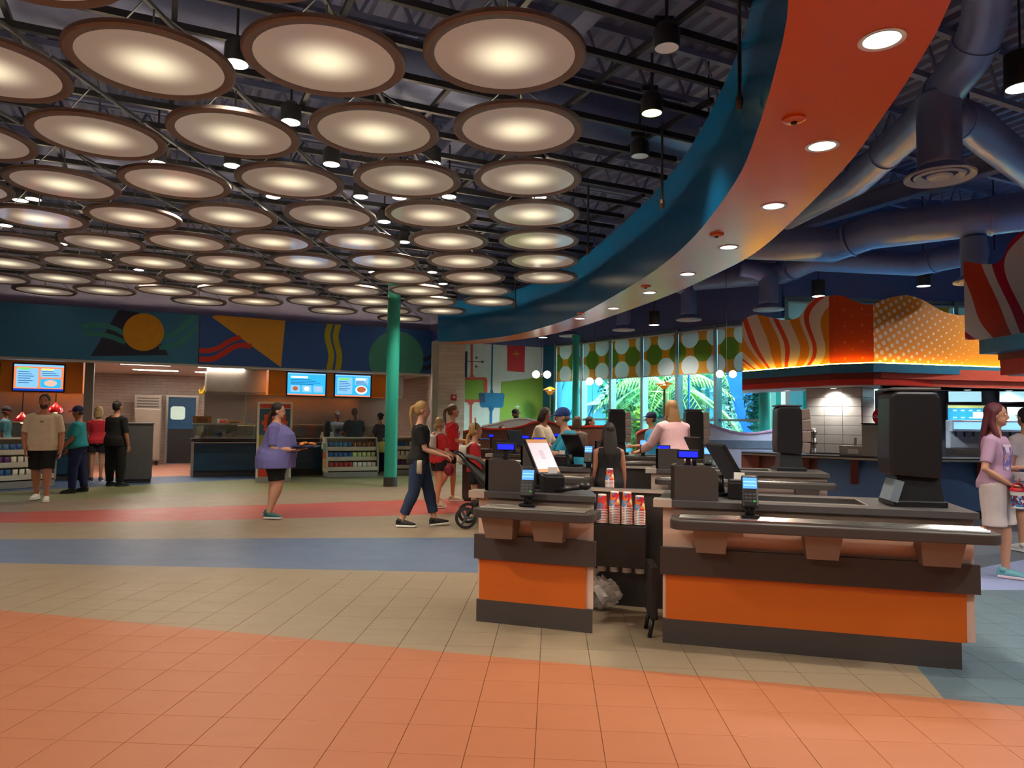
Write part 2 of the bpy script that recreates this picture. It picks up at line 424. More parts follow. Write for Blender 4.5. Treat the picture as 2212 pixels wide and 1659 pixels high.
# ================================================================ round lamps
def disc_material():
    m, nt, b = newmat('lamp_diffuser'); x, y, z = xyz(nt, coords(nt))
    r = (x * x + y * y).sqrt() / .52
    g = (1 - r * r * 1.5).max(0.0); g = g.pow(2.6)
    b.inputs['Base Color'].default_value = lin('8a8076'); b.inputs['Roughness'].default_value = .12; b.inputs['Specular IOR Level'].default_value = .5
    nt.links.new(mixc(nt, g, lin('b9a08c'), lin('fff0c8')), b.inputs['Emission Color'])
    nt.links.new((g * DISC_C + (.30 - r * .05)).k, b.inputs['Emission Strength'])
    return m
DISC_C = .62; BULB = 95
dm = disc_material(); rimm = M('lamp_rim', '7a6e66', .45, .2, var=.06); rodm = M('rod_grey', '55575c', .5, .5)
lamp_meshes = (MB().rings([(.52, .0), (.01, -.002)], 40).mesh('diffuser', dm),
               MB().rings([(.518, .012), (.518, -.006), (.525, -.012), (.585, -.014), (.6, -.002), (.6, .03), (.59, .034), (.5, .034)], 48, cap=False).mesh('rim', rimm, smooth=True),
               MB().ell((0, 0, .05), (.035, .035, .03), 6, 4).mesh('bulb', M('disc_bulb', 'ffffff', emit=BULB, ecol='ffe6c4'), smooth=2),
               MB().tube([(0, 0, .07), (0, 0, .44)], .009, 6).mesh('hanger_rod', rodm),
               MB().b2(-.015, .015, -.665, .665, .435, .465).mesh('support_channel', rodm), MB().tube([(.55, 0, .03), (.03, .1, .44)], .007, 5).mesh('side_rod', rodm), MB().tube([(-.55, 0, .03), (-.03, -.1, .44)], .007, 5).mesh('side_rod', rodm))
LAT = lambda i, j: Vector((-.0837 - 1.3498 * i + .1146 * j, 5.1932 + .0935 * i + 1.3522 * j, CAMZ + 2.692))
lamp_rows = {-3: range(0, 5), -2: range(0, 5), -1: range(0, 5), 0: range(0, 5), 1: range(0, 6), 2: range(0, 7), 3: range(0, 7), 4: range(0, 8), 5: range(0, 9), 6: range(0, 9), 7: range(1, 9), 8: range(1, 7), 9: range(2, 5), 10: range(3, 4)}  # rearmost rows are unseen, added to light the foreground
for jj, ii in lamp_rows.items():
    for i in ii:
        if jj < -1 and LAT(i, jj).x > ring_x(LAT(i, jj).y) - .75: continue
        th = thing('disc_lamp', 'large round backlit disc lamp with brown rim hung under the strut grid', 'lamp', LAT(i, jj), -.0692, 'round disc lamps hung in rows')
        for nm, me in zip(('diffuser', 'rim', 'bulb', 'hanger_rod', 'support_channel', 'side_rod', 'side_rod'), lamp_meshes): link(nm, me, th)
# small downlights above the lamps
canm = M('can_black', '17181c', .45); lensm = M('downlight_lens', 'ffffff', .3, emit=7, ecol='fff3df')
can_me = (MB().rings([(.1, 0), (.1, .16), (.06, .2), (.02, .2)], 20).mesh('can', canm, smooth=True), MB().rings([(.092, -.003), (.05, -.002), (.005, -.001)], 20).mesh('lens', lensm), MB().tube([(0, 0, .18), (0, 0, .7)], .012, 6).mesh('stem', canm))
for px, py in ((511, 138), (628, 264), (340, 352), (502, 358), (716, 355), (934, 353), (408, 425), (590, 425), (779, 425), (970, 425), (72, 430), (44, 433), (863, 427), (830, 479), (12, 487), (873, 523), (132, 527), (229, 561), (300, 583), (428, 588), (934, 588), (957, 613), (806, 588), (1160, 347), (1165, 426)):
    p = G(px, py, 4.42)
    th = thing('grid_downlight', 'unseen cylinder downlight added over the viewer to light the counter fronts', 'downlight', p, 0, 'cylinder downlights hung among the round lamps')
    for nm, me in zip(('can', 'lens', 'stem'), can_me): link(nm, me, th)
    spot((0, 0, -.03), 200, 2.2, .8, parent=th)
for x, y in ((-7.5, 3.0), (-5.2, .6), (-2.6, 3.2), (-3.0, -1.4), (-.6, 1.4), (-1.8, -2.6), (-6.5, -1.8), (-9.5, 6.5)):   # unseen downlights added over the viewer to light the counter fronts
    th = thing('grid_downlight', 'unseen cylinder downlight added over the viewer to light the counter fronts', 'downlight', (x, y, 4.42), 0, 'cylinder downlights hung among the round lamps')
    for nm, me in zip(('can', 'lens', 'stem'), can_me): link(nm, me, th)
    spot((0, 0, -.03), 260, 2.85, .6, parent=th)
for k, (px, py, lb) in enumerate(((1440, 105, 'black spotlight can with silver reflector nearest the top of the teal fascia'), (1408, 245, 'black spotlight can glowing greenish yellow beside the teal fascia'), (1382, 338, 'small black spotlight can with dim silver reflector in the bare strut grid'))):
    p = G(px, py, 4.45); th = thing('spotlight', lb, 'spotlight', p)
    MB().rings([(.1, .02), (.095, 0), (.105, 0), (.11, .14), (.07, .2), (.02, .2)], 20).build('can', canm, th, smooth=True)
    MB().rings([(.098, .005), (.06, .012), (.01, .015)], 20).build('reflector', M('lens_yellow', 'ffffd0', emit=4, ecol='f8ffb0') if k == 1 else M('reflector', 'cfc8bc', .2, .9, emit=.12), th)
    MB().tube([(0, 0, .18), (0, 0, .6)], .015, 6).box((.0, .12, .3), (.16, .06, .05)).build('bracket', canm, th)
    if k == 1: spot((0, 0, -.03), 60, 1.8, .7, parent=th)
# sprinkler / hanging drops
for px, py, pb in ((1598, 0, 220), (1430, 268, 440), (1270, 400, 540), (1113, 655, 660)):
    p = G(px, pb, 3.75); 
    th = thing('hanging_rod', 'thin dark drop rod with a small end fitting beside the teal fascia', 'rod', p, 0, 'drop rods beside the teal fascia')
    MB().tube([(0, 0, .03), (0, 0, GZ - 3.75)], .014, 6).build('rod', canm, th); MB().rings([(.012, -.06), (.025, -.03), (.03, .0), (.022, .04)], 8).build('end_fitting', M('fitting', '5a4632', .4, .8), th)
# ================================================================ kitchen front
def shape(fr, pts, n, mat, name, parent, th=.004, px=True, off=(0, 0)):
    """flat raised shape on a wall frame; pts in photo pixels on that wall (or s,z)"""
    P = [fr.px(a, b, n) for a, b in pts] if px else pts
    return MB().prism([(a + off[0], b + off[1]) for a, b in P], n - th, n, axis='y').build(name, mat, parent)
def ribbon(fr, pts, w, n, mat, name, parent, px=True, clip=None, th=.004):
    P = [Vector(fr.px(a, b, n)) for a, b in pts] if px else [Vector(p) for p in pts]
    P = [p.to_2d() for p in spline([p.to_3d() for p in P], 6)]
    L, R = [], []
    for i, p in enumerate(P):
        t = (P[min(i + 1, len(P) - 1)] - P[max(i - 1, 0)]).normalized(); q = Vector((-t.y, t.x)) * w / 2
        L.append(p + q); R.append(p - q)
    if clip:
        for q in L + R: q.y = min(max(q.y, clip[0]), clip[1])
    m = MB(); N = len(P)
    m.add([(p.x, n - th, p.y) for p in L + R] + [(p.x, n, p.y) for p in L + R],
          [(i, i + 1, N + i + 1, N + i) for i in range(N - 1)] + [(i, 2 * N + i, 2 * N + i + 1, i + 1) for i in range(N - 1)] + [(N + i, N + i + 1, 3 * N + i + 1, 3 * N + i) for i in range(N - 1)])
    return m.build(name, mat, parent)
def circle_pts(c, rx, ry, n=40, a0=0, a1=2 * math.pi): return [(c[0] + rx * math.cos(a0 + (a1 - a0) * i / n), c[1] + ry * math.sin(a0 + (a1 - a0) * i / n)) for i in range(n)]
def c1(x, y): return (x / 3.318, 620 + y / 3.318)
def c2(x, y): return (400 + x / 3.4563, 640 + y / 3.4563)
def c4(x, y): return (940 + x / 4.366, 700 + y / 4.366)
hdr = thing('header_panel', 'long dark blue header with painted geometric shapes above the serving counters', 'header', FK.o, FK.rz)
FK0 = FK
hz0, hz1 = 2.75, 3.95
MB().b2(-9, -.03, 0, .34, hz0, hz1).build('panel', M('header_teal', '3480b0', .55, var=.10, scale=.7), hdr)
MB().b2(-.03, 0, .03, .34, hz0, hz1).build('panel_joint', navy, hdr)
MB().b2(0, KEND - .05, .0, .34, hz0, hz1).build('panel', M('header_navy', '2c5caa', .55, var=.08, scale=.7), hdr)
MB().b2(-9, KEND - .05, .02, .34, hz0 - .05, hz0).build('bottom_trim', white, hdr)
A = lambda *q: [c1(x, y) for x, y in q]; B = lambda *q: [c2(x, y) for x, y in q]
shape(FK, A((850, 165), (990, 180), (1210, 488), (650, 495)), 0, M('paint_ink', '28304c', .6), 'painted_triangle', hdr)
gw = M('paint_sea', '359090', .6)
for q in (A((590, 290), (640, 272), (700, 270), (760, 280), (830, 302), (890, 335)), A((600, 345), (680, 330), (750, 345), (820, 365), (900, 398)), A((1160, 362), (1240, 340), (1300, 300), (1350, 250), (1392, 205)), A((1140, 435), (1220, 425), (1300, 390), (1360, 340), (1412, 285))):
    ribbon(FK, q, .115, -.004, gw, 'painted_wave', hdr, clip=(hz0, hz1))
shape(FK, circle_pts((310, 717.5), 44.5, 40.5), -.008, M('paint_amber', 'e0a020', .6), 'painted_circle', hdr)
shape(FK, B((200, 155), (230, 140), (748, 182), (715, 530)), 0, M('paint_orange_yellow', 'eaa838', .6, var=.15, scale=9, sc3=(1, 1, 6)), 'painted_triangle', hdr)
rw = M('paint_red', 'd83a2c', .6)
ribbon(FK, B((105, 405), (180, 405), (260, 380), (330, 335), (415, 305)), .12, -.0, rw, 'painted_wave', hdr)
ribbon(FK, B((105, 468), (200, 468), (280, 430), (350, 385), (420, 365), (495, 375)), .13, -.0, rw, 'painted_wave', hdr)
yw = M('paint_lime', 'b3a81c', .6)
ribbon(FK, B((1085, 200), (1064, 270), (1066, 330), (1085, 400), (1090, 460), (1072, 560)), .15, 0, yw, 'painted_wave', hdr, clip=(hz0, hz1))
ribbon(FK, B((1148, 200), (1126, 270), (1126, 330), (1148, 420), (1150, 480), (1136, 560)), .15, 0, yw, 'painted_wave', hdr, clip=(hz0, hz1))
cc = [FK.px(*p) for p in [c2(x, y) for x, y in circle_pts((1575, 465), 205, 205, 48)]]
shape(FK, [(a_, max(hz0, min(hz1, b_))) for a_, b_ in cc], 0, M('paint_seagreen', '459a8e', .6), 'painted_circle', hdr, px=False)
for q in (B((1772, 475), (1810, 465), (1862, 425)), B((1768, 540), (1810, 530), (1862, 505))):
    ribbon(FK, q, .12, -.0, M('paint_ink', '28304c'), 'painted_wave', hdr)
# ---- kitchen shell
KD = 6.5
tilew = M('beige_wall_tile', 'b5a594', .4)
def brick_mat(name, col, mort, bw, bh, rough=.4, mo=.02):
    m, nt, b = newmat(name); n_ = nt.nodes.new('ShaderNodeTexBrick'); v = nt.nodes.new('ShaderNodeCombineXYZ'); x, y, z = xyz(nt, coords(nt))
    nt.links.new((x + y).k, v.inputs[0]); nt.links.new(z.k, v.inputs[1]); nt.links.new(v.outputs[0], n_.inputs['Vector'])
    c = lin(col); n_.inputs['Color1'].default_value = c; n_.inputs['Color2'].default_value = tuple(k * .85 for k in c[:3]) + (1,); n_.inputs['Mortar'].default_value = lin(mort)
    n_.inputs['Scale'].default_value = 1; n_.inputs['Brick Width'].default_value = bw; n_.inputs['Row Height'].default_value = bh; n_.inputs['Mortar Size'].default_value = mo * bh
    nt.links.new(n_.outputs[0], b.inputs['Base Color']); b.inputs['Roughness'].default_value = rough
    bp = nt.nodes.new('ShaderNodeBump'); bp.inputs['Strength'].default_value = .3; bp.inputs['Distance'].default_value = .003; nt.links.new(n_.outputs['Fac'], bp.inputs['Height']); bp.invert = True; nt.links.new(bp.outputs[0], b.inputs['Normal'])
    return m
beige_brick = brick_mat('beige_brick_tile', 'b3a191', '8c7d70', .4, .1, .35, .06)
def kb(name, s0, s1, n0, n1, z0, z1, mat, **k): return MB().b2(s0, s1, n0, n1, z0, z1).build(name, mat, None, FK.o, FK.rz, **k)
for nm, a_ in (('wall_kitchen', (-9, KEND + .6, KD, KD + .15, 0, 2.8)), ('wall_kitchen_side', (KEND + .45, KEND + .6, .4, KD, 0, 2.8))):
    tag(kb(nm, *a_, beige_brick), kind='structure')
tag(kb('ceiling_kitchen', -9, KEND + .6, .36, KD + .1, 2.8, 2.9, white), kind='structure')
for s_, n_ in ((-5.2, 1.3), (-3.2, 1.3), (-1.2, 1.5), (.6, 1.5), (2.6, 1.4), (4.6, 1.4), (-1.0, 3.8), (.6, 3.8), (-5, 3.8), (3.2, 3.8)):
    th = thing('ceiling_panel_light', 'flat lit panel light in the white kitchen ceiling', 'light', FK.w(s_, n_, 2.8), FK.rz, 'panel lights in the kitchen ceiling')
    MB().b2(-.6, .6, -.16, .16, -.012, 0).build('frame', trimw, th); MB().b2(-.57, .57, -.13, .13, -.018, -.01).build('lit_panel', M('kitchen_panel_lit', 'ffffff', emit=38, ecol='fff0e0'), th)
# tall steel jamb by the service aisle
jamb = tag(kb('trim_1', FK.px(188, 900, .3)[0] - .08, FK.px(188, 900, .3)[0] + .1, .3, .5, 0, 2.8, M('jamb_grey', '6f675e', .5)), kind='structure')
def steel_back(s0, s1, label):
    th = thing('steel_backsplash', label, 'backsplash', FK.w((s0 + s1) / 2, 2.6), FK.rz); w = s1 - s0
    k = int(w / 1.2) + 1
    for i in range(k): MB().b2(-w / 2 + i * w / k + .004, -w / 2 + (i + 1) * w / k - .004, 0, .05, .0, 2.3).build('steel_sheet', steel, th)
    MB().b2(-w / 2, w / 2, -1.0, .05, 2.15, 2.78).build('hood', M('hood_steel', '9d968c', .35, 1, var=.1), th, bevel=.02)
    MB().b2(-w / 2, w / 2, -.9, -.85, 2.1, 2.15).build('hood_lip', steel, th)
    MB().tube([(-w / 2 + .2, -.1, 1.25), (w / 2 - 1.2, -.1, 1.25), (w / 2 - 1.1, -.1, 1.2), (w / 2 - 1.1, -.1, .9)], .025, 8).build('gas_pipe', M('pipe_brass', '8c7a4c', .4, .7), th, smooth=2)
sA, sB = FK.px(440, 900, 2.6)[0], FK.px(850, 900, 2.6)[0]
steel_back(sA, sB, 'stainless steel cooking backsplash and hood behind the serving counter with two blue screens')
steel_back(FK.px(-60, 900, 2.6)[0] - .8, FK.px(178, 900, 2.6)[0], 'stainless steel cooking backsplash and hood behind the red heat lamps')
# yellow gas hose and kitchen items
th = thing('gas_hose', 'yellow gas hose hanging beside the steel hood', 'hose', FK.w(FK.px(447, 840, 2.3)[0], 2.3, 0), FK.rz)
z0 = FK.px(447, 850, 2.3)[1]; z1 = FK.px(447, 800, 2.3)[1]
MB().tube(spline([(.02, 0, z1), (.03, 0, z1 - .25), (-.06, 0, z0 + .1), (-.14, 0, z0), (-.16, .1, z0 + .1)], 5), .045, 8).build('hose', M('hose_yellow', 'c9a414', .5), th, smooth=2)
MB().cyl((.02, 0, z1 - .03), (.02, 0, z1 + .12), .06).build('coupling', steel, th)
# blue service door
sd0, sd1 = FK.px(358, 930, 6.4)[0], FK.px(425, 930, 6.4)[0]; zt = FK.px(392, 858, 6.4)[1]
dr = thing('door_1', 'blue swing service door with porthole at the end of the kitchen aisle', 'door', FK.w((sd0 + sd1) / 2, KD, 0), FK.rz); dr['kind'] = 'structure'; w = sd1 - sd0
MB().b2(-w / 2 + .05, w / 2 - .05, -.1, -.05, .01, zt).build('door_leaf', M('door_blue', '0f4f78', .45), dr)
MB().b2(-w / 2 + .07, w / 2 - .07, -.115, -.1, .02, zt * .52).build('kick_panel', M('door_kick', '15171c', .5), dr)
MB().prism([(x - .12, z + zt * .76) for x, z in roundrect(.42, .42, .08)], -.12, -.1, axis='y').build('porthole', M('porthole', 'b9cfc0', .2, emit=.35, ecol='cfe8d8'), dr)
MB().b2(-w / 2 - .02, -w / 2 + .05, -.14, 0, 0, zt + .06).b2(w / 2 - .05, w / 2 + .02, -.14, 0, 0, zt + .06).b2(-w / 2, w / 2, -.14, 0, zt, zt + .06).build('door_frame', steel, dr)
# refrigerator by the door
f0, f1 = FK.px(287, 950, 5.6)[0], FK.px(346, 950, 5.6)[0]; zt = FK.px(316, 853, 5.6)[1]; w = f1 - f0
th = thing('refrigerator', 'tall steel refrigerator with louvred top beside the blue door', 'refrigerator', FK.w((f0 + f1) / 2, 5.6), FK.rz)
MB().b2(-w / 2, w / 2, 0, .8, .12, zt).build('body', M('fridge_steel', '9b9084', .4, .5), th, bevel=.01)
for i in range(4): MB().box((0, -.012, zt - .1 - i * .085), (w * .8, .02, .03)).build('louvre', M('louvre_dark', '4b443d', .5), th)
MB().b2(-w / 2 + .02, w / 2 - .02, -.03, 0, .16, zt - .42).build('door_panel', M('fridge_door', 'a89c8e', .35, .5), th, bevel=.01)
MB().b2(-w / 2 + .06, -w / 2 + .09, -.08, -.03, .8, 1.4).build('handle', steel, th)
for sx in (-1, 1): MB().cyl((sx * (w / 2 - .08), .1, 0), (sx * (w / 2 - .08), .1, .13), .03).build('leg', black, th)
# ---- menu boards with screens
def screen_art(kind, w, h, scr):
    """printed picture on a lit screen: header bar, text lines, pictures"""
    sky_ = M('screen_blue', '2f9fd8', .3, emit=1.0, ecol='30a8e8'); pale = M('screen_pale', '8cc4f0', .3, emit=.9, ecol='80c0f4'); ink = M('screen_ink', '2b5c8a', .3, emit=.4, ecol='3468a0')
    org = M('screen_orange', 'f08a5a', .3, emit=.9, ecol='f48a5c'); food = M('screen_food', 'c8603a', .3, emit=.6, ecol='d0704a', var=.5, scale=40); grn = M('screen_green', '7adf6a', .3, emit=.8, ecol='7ae06c'); wht = M('screen_white', 'f4f4f4', .3, emit=.9, ecol='f2f6ff'); deep = M('screen_deep', '1240c0', .3, emit=.6, ecol='1248d0')
    def r(x0, x1, z0, z1, mat, n, nm='screen_block', rr=0):
        if rr: MB().prism([(a + (x0 + x1) / 2 * w, b_ + (z0 + z1) / 2 * h) for a, b_ in roundrect((x1 - x0) * w, (z1 - z0) * h, rr)], -.002 * n - .001, -.002 * n, axis='y').build(nm, mat, scr)
        else: MB().b2(x0 * w, x1 * w, -.002 * n - .001, -.002 * n, z0 * h, z1 * h).build(nm, mat, scr)
    def lines(x0, x1, z0, z1, k, n, mat=ink):
        for i in range(k):
            z = z1 - (z1 - z0) * i / max(1, k - 1); r(x0, x0 + (x1 - x0) * (.7 + .3 * ((i * 7) % 5) / 4), z - .012, z + .012, mat, n, 'text_line')
    if kind == 0:
        r(-.5, .5, -.5, .5, org, 1); r(-.5, .5, .42, .5, pale, 2); r(-.5, .5, -.5, -.42, deep, 2)
        r(-.45, -.02, -.38, .36, pale, 2, rr=.03); r(.03, .45, .02, .36, pale, 2, rr=.03); r(.03, .45, -.38, -.04, sky_, 2, rr=.03)
        r(-.42, -.18, .30, .38, grn, 3); r(.05, .3, .29, .35, M('screen_yellow', 'e8e86a', emit=.9, ecol='f0f060'), 3); lines(-.42, -.1, -.2, .22, 6, 3); lines(.06, .4, .1, .24, 3, 3)
        MB().prism(circle_pts((.24 * w, -.2 * h), .13 * w, .12 * h, 20), -.009, -.007, axis='y').build('food_picture', M('screen_food2', 'e8c8b0', emit=.8, ecol='e8c0a8', var=.4, scale=30), scr)
    elif kind == 1:
        r(-.5, .5, -.5, .5, sky_, 1); r(-.5, .5, .44, .5, pale, 2); r(-.5, .5, -.5, -.44, org, 2); r(-.42, .03, .27, .36, wht, 3); lines(-.42, .35, .0, .2, 4, 3)
        for i, x in enumerate((-.42, -.12, .18)):
            r(x, x + .25, -.36, -.06, pale, 2, 'picture_frame', .02); MB().prism(circle_pts(((x + .125) * w, -.2 * h), .07 * w, .1 * h, 16), -.009, -.007, axis='y').build('food_picture', (food, wht, M('screen_lilac', 'b0c0f0', emit=.8))[i], scr)
    else:
        r(-.5, .5, -.5, .5, sky_, 1); r(-.5, .5, .44, .5, pale, 2); r(-.5, .5, -.5, -.44, org, 2); r(-.44, -.02, -.38, .38, pale, 2, rr=.02); r(.05, .44, .05, .4, pale, 2, rr=.02); r(-.4, -.08, .26, .34, grn, 3); r(.08, .36, .27, .36, wht, 3)
        lines(-.4, -.06, -.2, .18, 6, 3); lines(.08, .4, .1, .22, 3, 3)
        MB().prism(circle_pts((.24 * w, -.18 * h), .17 * w, .2 * h, 20), -.007, -.005, axis='y').build('plate_picture', wht, scr); MB().prism(circle_pts((.24 * w, -.16 * h), .13 * w, .14 * h, 16), -.011, -.009, axis='y').build('food_picture', food, scr)
def menu_board(x0, x1, screens, label):
    n = .45; s0, s1 = FK.px(x0, 820, n)[0], FK.px(x1, 820, n)[0]; zb = FK.px((x0 + x1) / 2, 856 if x0 > 300 else 847, n)[1]
    th = thing('menu_board', label, 'menu board', FK.w((s0 + s1) / 2, n, zb), FK.rz); w = s1 - s0; h = 2.8 - zb
    MB().b2(-w / 2, w / 2, 0, .5, 0, h).build('cabinet', M('cabinet_orange', 'ee8414', .4, var=.06), th, bevel=.02)
    for px0, px1, py0, py1, k in screens:
        a0, za = FK.px(px0, py1, n); a1, zc = FK.px(px1, py0, n); sw, sh = a1 - a0, zc - za
        scr = MB().b2(-sw / 2 - .03, sw / 2 + .03, -.03, 0, -sh / 2 - .03, sh / 2 + .03).build('screen', M('bezel_black', '0c0c0e', .3), th, ((a0 + a1) / 2 - (s0 + s1) / 2, 0, (za + zc) / 2 - zb))
        screen_art_at(k, sw, sh, scr)
def screen_art_at(k, w, h, scr):
    screen_art(k, w, h, scr)
    for c in scr.children: c.location = (0, -.031, 0)      # the picture lies on the front of the bezel
menu_board(-75, 179, [(-60, -2, 787, 845, 2), (29, 139, 790, 843, 0)], 'orange menu board with an orange bordered menu screen above the red heat lamps')
menu_board(580, 838, [(620, 703, 808, 853, 1), (723, 800, 812, 856, 2)], 'orange menu board with two bright blue menu screens beside the teal column')
# ---- serving counters
ctile = brick_mat('blue_counter_tile', '1f4a66', '16324a', .3, .15, .3, .03)
def counter(s0, s1, n0, label, depth=.8, guard=True, mat=None):
    th = thing('serving_counter', label, 'counter', FK.w((s0 + s1) / 2, n0), FK.rz); w = s1 - s0
    MB().b2(-w / 2, w / 2, .02, depth, .14, .86).build('tiled_front', mat or ctile, th)
    MB().b2(-w / 2, w / 2, .06, depth, 0, .14).build('toe_kick', M('toe_grey', '3c3a3c', .5), th)
    MB().b2(-w / 2 - .02, w / 2 + .02, -.04, depth, .88, .94).build('worktop', M('dark_worktop', '26262a', .3), th)
    MB().b2(-w / 2 - .03, w / 2 + .03, -.22, -.04, .84, .86).build('tray_shelf', steel, th)
    MB().b2(-w / 2 - .01, -w / 2 + .05, 0, .06, .0, .9).build('corner_guard', steel, th)
    if guard:
        k = max(2, int(w / 1.3) + 1)
        for i in range(k): MB().tube([(-w / 2 + .05 + i * (w - .1) / (k - 1), .2, .94), (-w / 2 + .05 + i * (w - .1) / (k - 1), .2, 1.3)], .018, 8).build('guard_post', steel, th)
        MB().b2(-w / 2, w / 2, .05, .5, 1.3, 1.325).build('guard_shelf', M('glass_shelf', 'cfd6d4', .1, .3), th)
        MB().b2(-w / 2 + .05, w / 2 - .05, .1, .108, 1.02, 1.29).build('sneeze_guard', glass_clear, th)
    return th
def glass_mat(name, tint, gl=.08, rough=.02):
    m = bpy.data.materials.new(name); m.use_nodes = True; nt = m.node_tree; MATS[name] = m
    for n_ in list(nt.nodes): nt.nodes.remove(n_)
    o = nt.nodes.new('ShaderNodeOutputMaterial'); t_ = nt.nodes.new('ShaderNodeBsdfTransparent'); g = nt.nodes.new('ShaderNodeBsdfGlossy'); mx = nt.nodes.new('ShaderNodeMixShader'); fr = nt.nodes.new('ShaderNodeLayerWeight'); fr.inputs['Blend'].default_value = .5
    t_.inputs[0].default_value = lin(tint); g.inputs['Roughness'].default_value = rough; fac = X(nt, fr.outputs['Facing']).pow(4.0) * .7 + gl * .5
    nt.links.new(fac.k, mx.inputs[0]); nt.links.new(t_.outputs[0], mx.inputs[1]); nt.links.new(g.outputs[0], mx.inputs[2]); nt.links.new(mx.outputs[0], o.inputs[0])
    return m
glass_clear = glass_mat('clear_glass', 'e6efec'); glass_win = glass_mat('window_glass', 'c4ecec')
sc0 = FK.loc(G(412, 1030))[0]; sc1 = FK.px(530, 1000, .5)[0]; sc2 = FK.px(865, 990, .4)[0]
counter(sc0, sc1 + .25, .5, 'dark blue tiled serving counter with a glass display case beside the kitchen aisle')
counter(sc1 + .3, sc2, .42, 'long dark blue tiled serving counter behind the snack racks')
counter(FK.px(-70, 1000, .2)[0], FK.px(182, 1000, .2)[0], .2, 'serving counter with sneeze guard below the red heat lamps')
# display case things on the first counter
th = thing('heated_display_case', 'glass heated display case with food on the counter by the aisle', 'display case', FK.w(sc0 + .55, .62, .94), FK.rz)
MB().b2(-.5, .5, 0, .5, 0, .03).b2(-.5, .5, 0, .5, .33, .36).build('shelf', steel, th)
for sx in (-.49, .49):
    for sy in (.01, .49): MB().b2(sx - .012, sx + .012, sy - .012, sy + .012, .03, .33).build('post', steel, th)
MB().b2(-.48, .48, .004, .008, .03, .33).build('front_glass', glass_clear, th)
kx = 0
for nm, cl, sx, lb in (('food_tray', 'c79a3c', -.3, 'golden fried food tray in the display case'), ('food_tray', 'e2b93a', -.12, 'yellow food carton in the display case'), ('food_packet', '2f9bc4', .08, 'light blue food packet in the display case'), ('food_packet', '3d3fb0', .3, 'violet blue food packet in the display case')):
    t_ = thing(nm, lb, 'food', FK.w(sc0 + .55 + sx, .8, .971), FK.rz)
    MB().box((0, 0, .02), (.15, .12, .04), taper=(.8, .8)).build('tray', M('tray_white', 'd8d4cc', .5), t_)
    q = MB()
    for i in range(5): q.ell((random.uniform(-.05, .05), random.uniform(-.03, .03), .05 + random.random() * .08), (.045, .035, .03), 8, 5)
    q.build('food', M('food_' + cl, cl, .6, var=.25, scale=30), t_, smooth=2)
for nm, cl, sx, sz, lb in (('wooden_crate', '8a5a2a', -.42, (.42, .3, .2), 'brown wooden crate standing on the display case'), ('leaflet_box', 'e4e0d8', .12, (.22, .1, .14), 'white leaflet box standing on the display case'), ('cardboard_tray', 'b06a3a', .42, (.4, .2, .09), 'low orange brown cardboard tray on the display case')):
    t_ = thing(nm, lb, 'box', FK.w(sc0 + .6 + sx * .9, .87, 1.302 if False else 1.30), FK.rz)
    q = MB(); w_, d_, h_ = sz; q.b2(-w_ / 2, w_ / 2, -d_ / 2, -d_ / 2 + .015, 0, h_).b2(-w_ / 2, w_ / 2, d_ / 2 - .015, d_ / 2, 0, h_).b2(-w_ / 2, -w_ / 2 + .015, -d_ / 2, d_ / 2, 0, h_).b2(w_ / 2 - .015, w_ / 2, -d_ / 2, d_ / 2, 0, h_).b2(-w_ / 2, w_ / 2, -d_ / 2, d_ / 2, 0, .012)
    q.build('box_body', M('box_' + cl, cl, .7, var=.2, scale=12), t_); MB().b2(-w_ * .3, w_ * .3, -d_ / 2 - .004, -d_ / 2, h_ * .2, h_ * .8).build('front_label', M('label_' + nm, 'd9563a' if nm == 'leaflet_box' else '6b4420', .6), t_)
# red heat lamps
for px, py, lb in ((48, 903, 'red dome heat lamp hanging beside the worker in a dark cap'), (120, 882, 'red dome heat lamp hanging behind the man in the cream tee')):
    s_, z_ = FK.px(px, py, 1.15); t_ = thing('heat_lamp', lb, 'heat lamp', FK.w(s_, 1.15, z_ - .1), FK.rz)
    MB().rings([(.17, 0), (.16, .07), (.11, .15), (.05, .19), (.03, .24)], 20).build('shade', M('enamel_red', 'd01a20', .18, spec=.7), t_, smooth=True)
    MB().tube([(0, 0, .22), (0, 0, 2.8 - z_ + .1)], .012, 6).build('cable', black, t_); MB().ell((0, 0, .03), (.05, .05, .06)).build('bulb', M('bulb_warm', 'ffd9a0', emit=6, ecol='ffc890'), t_, smooth=2)
# grey podium
p0 = Vector(G(272, 1047)); p1 = Vector(G(318, 1041)); th = thing('waste_cabinet', 'plain dark grey cabinet standing at the kitchen aisle', 'cabinet', ((p0 + p1) / 2) + FK.n * .35, FK.rz)
MB().b2(-.28, .28, -.3, .3, .08, 1.3).build('body', M('podium_grey', '4a484a', .5), th, bevel=.008); MB().b2(-.26, .26, -.28, .28, 0, .08).build('plinth', M('plinth_dark', '2c2b2d', .5), th); MB().b2(-.3, .3, -.32, .32, 1.3, 1.33).build('top', M('podium_top', '555356', .4), th)
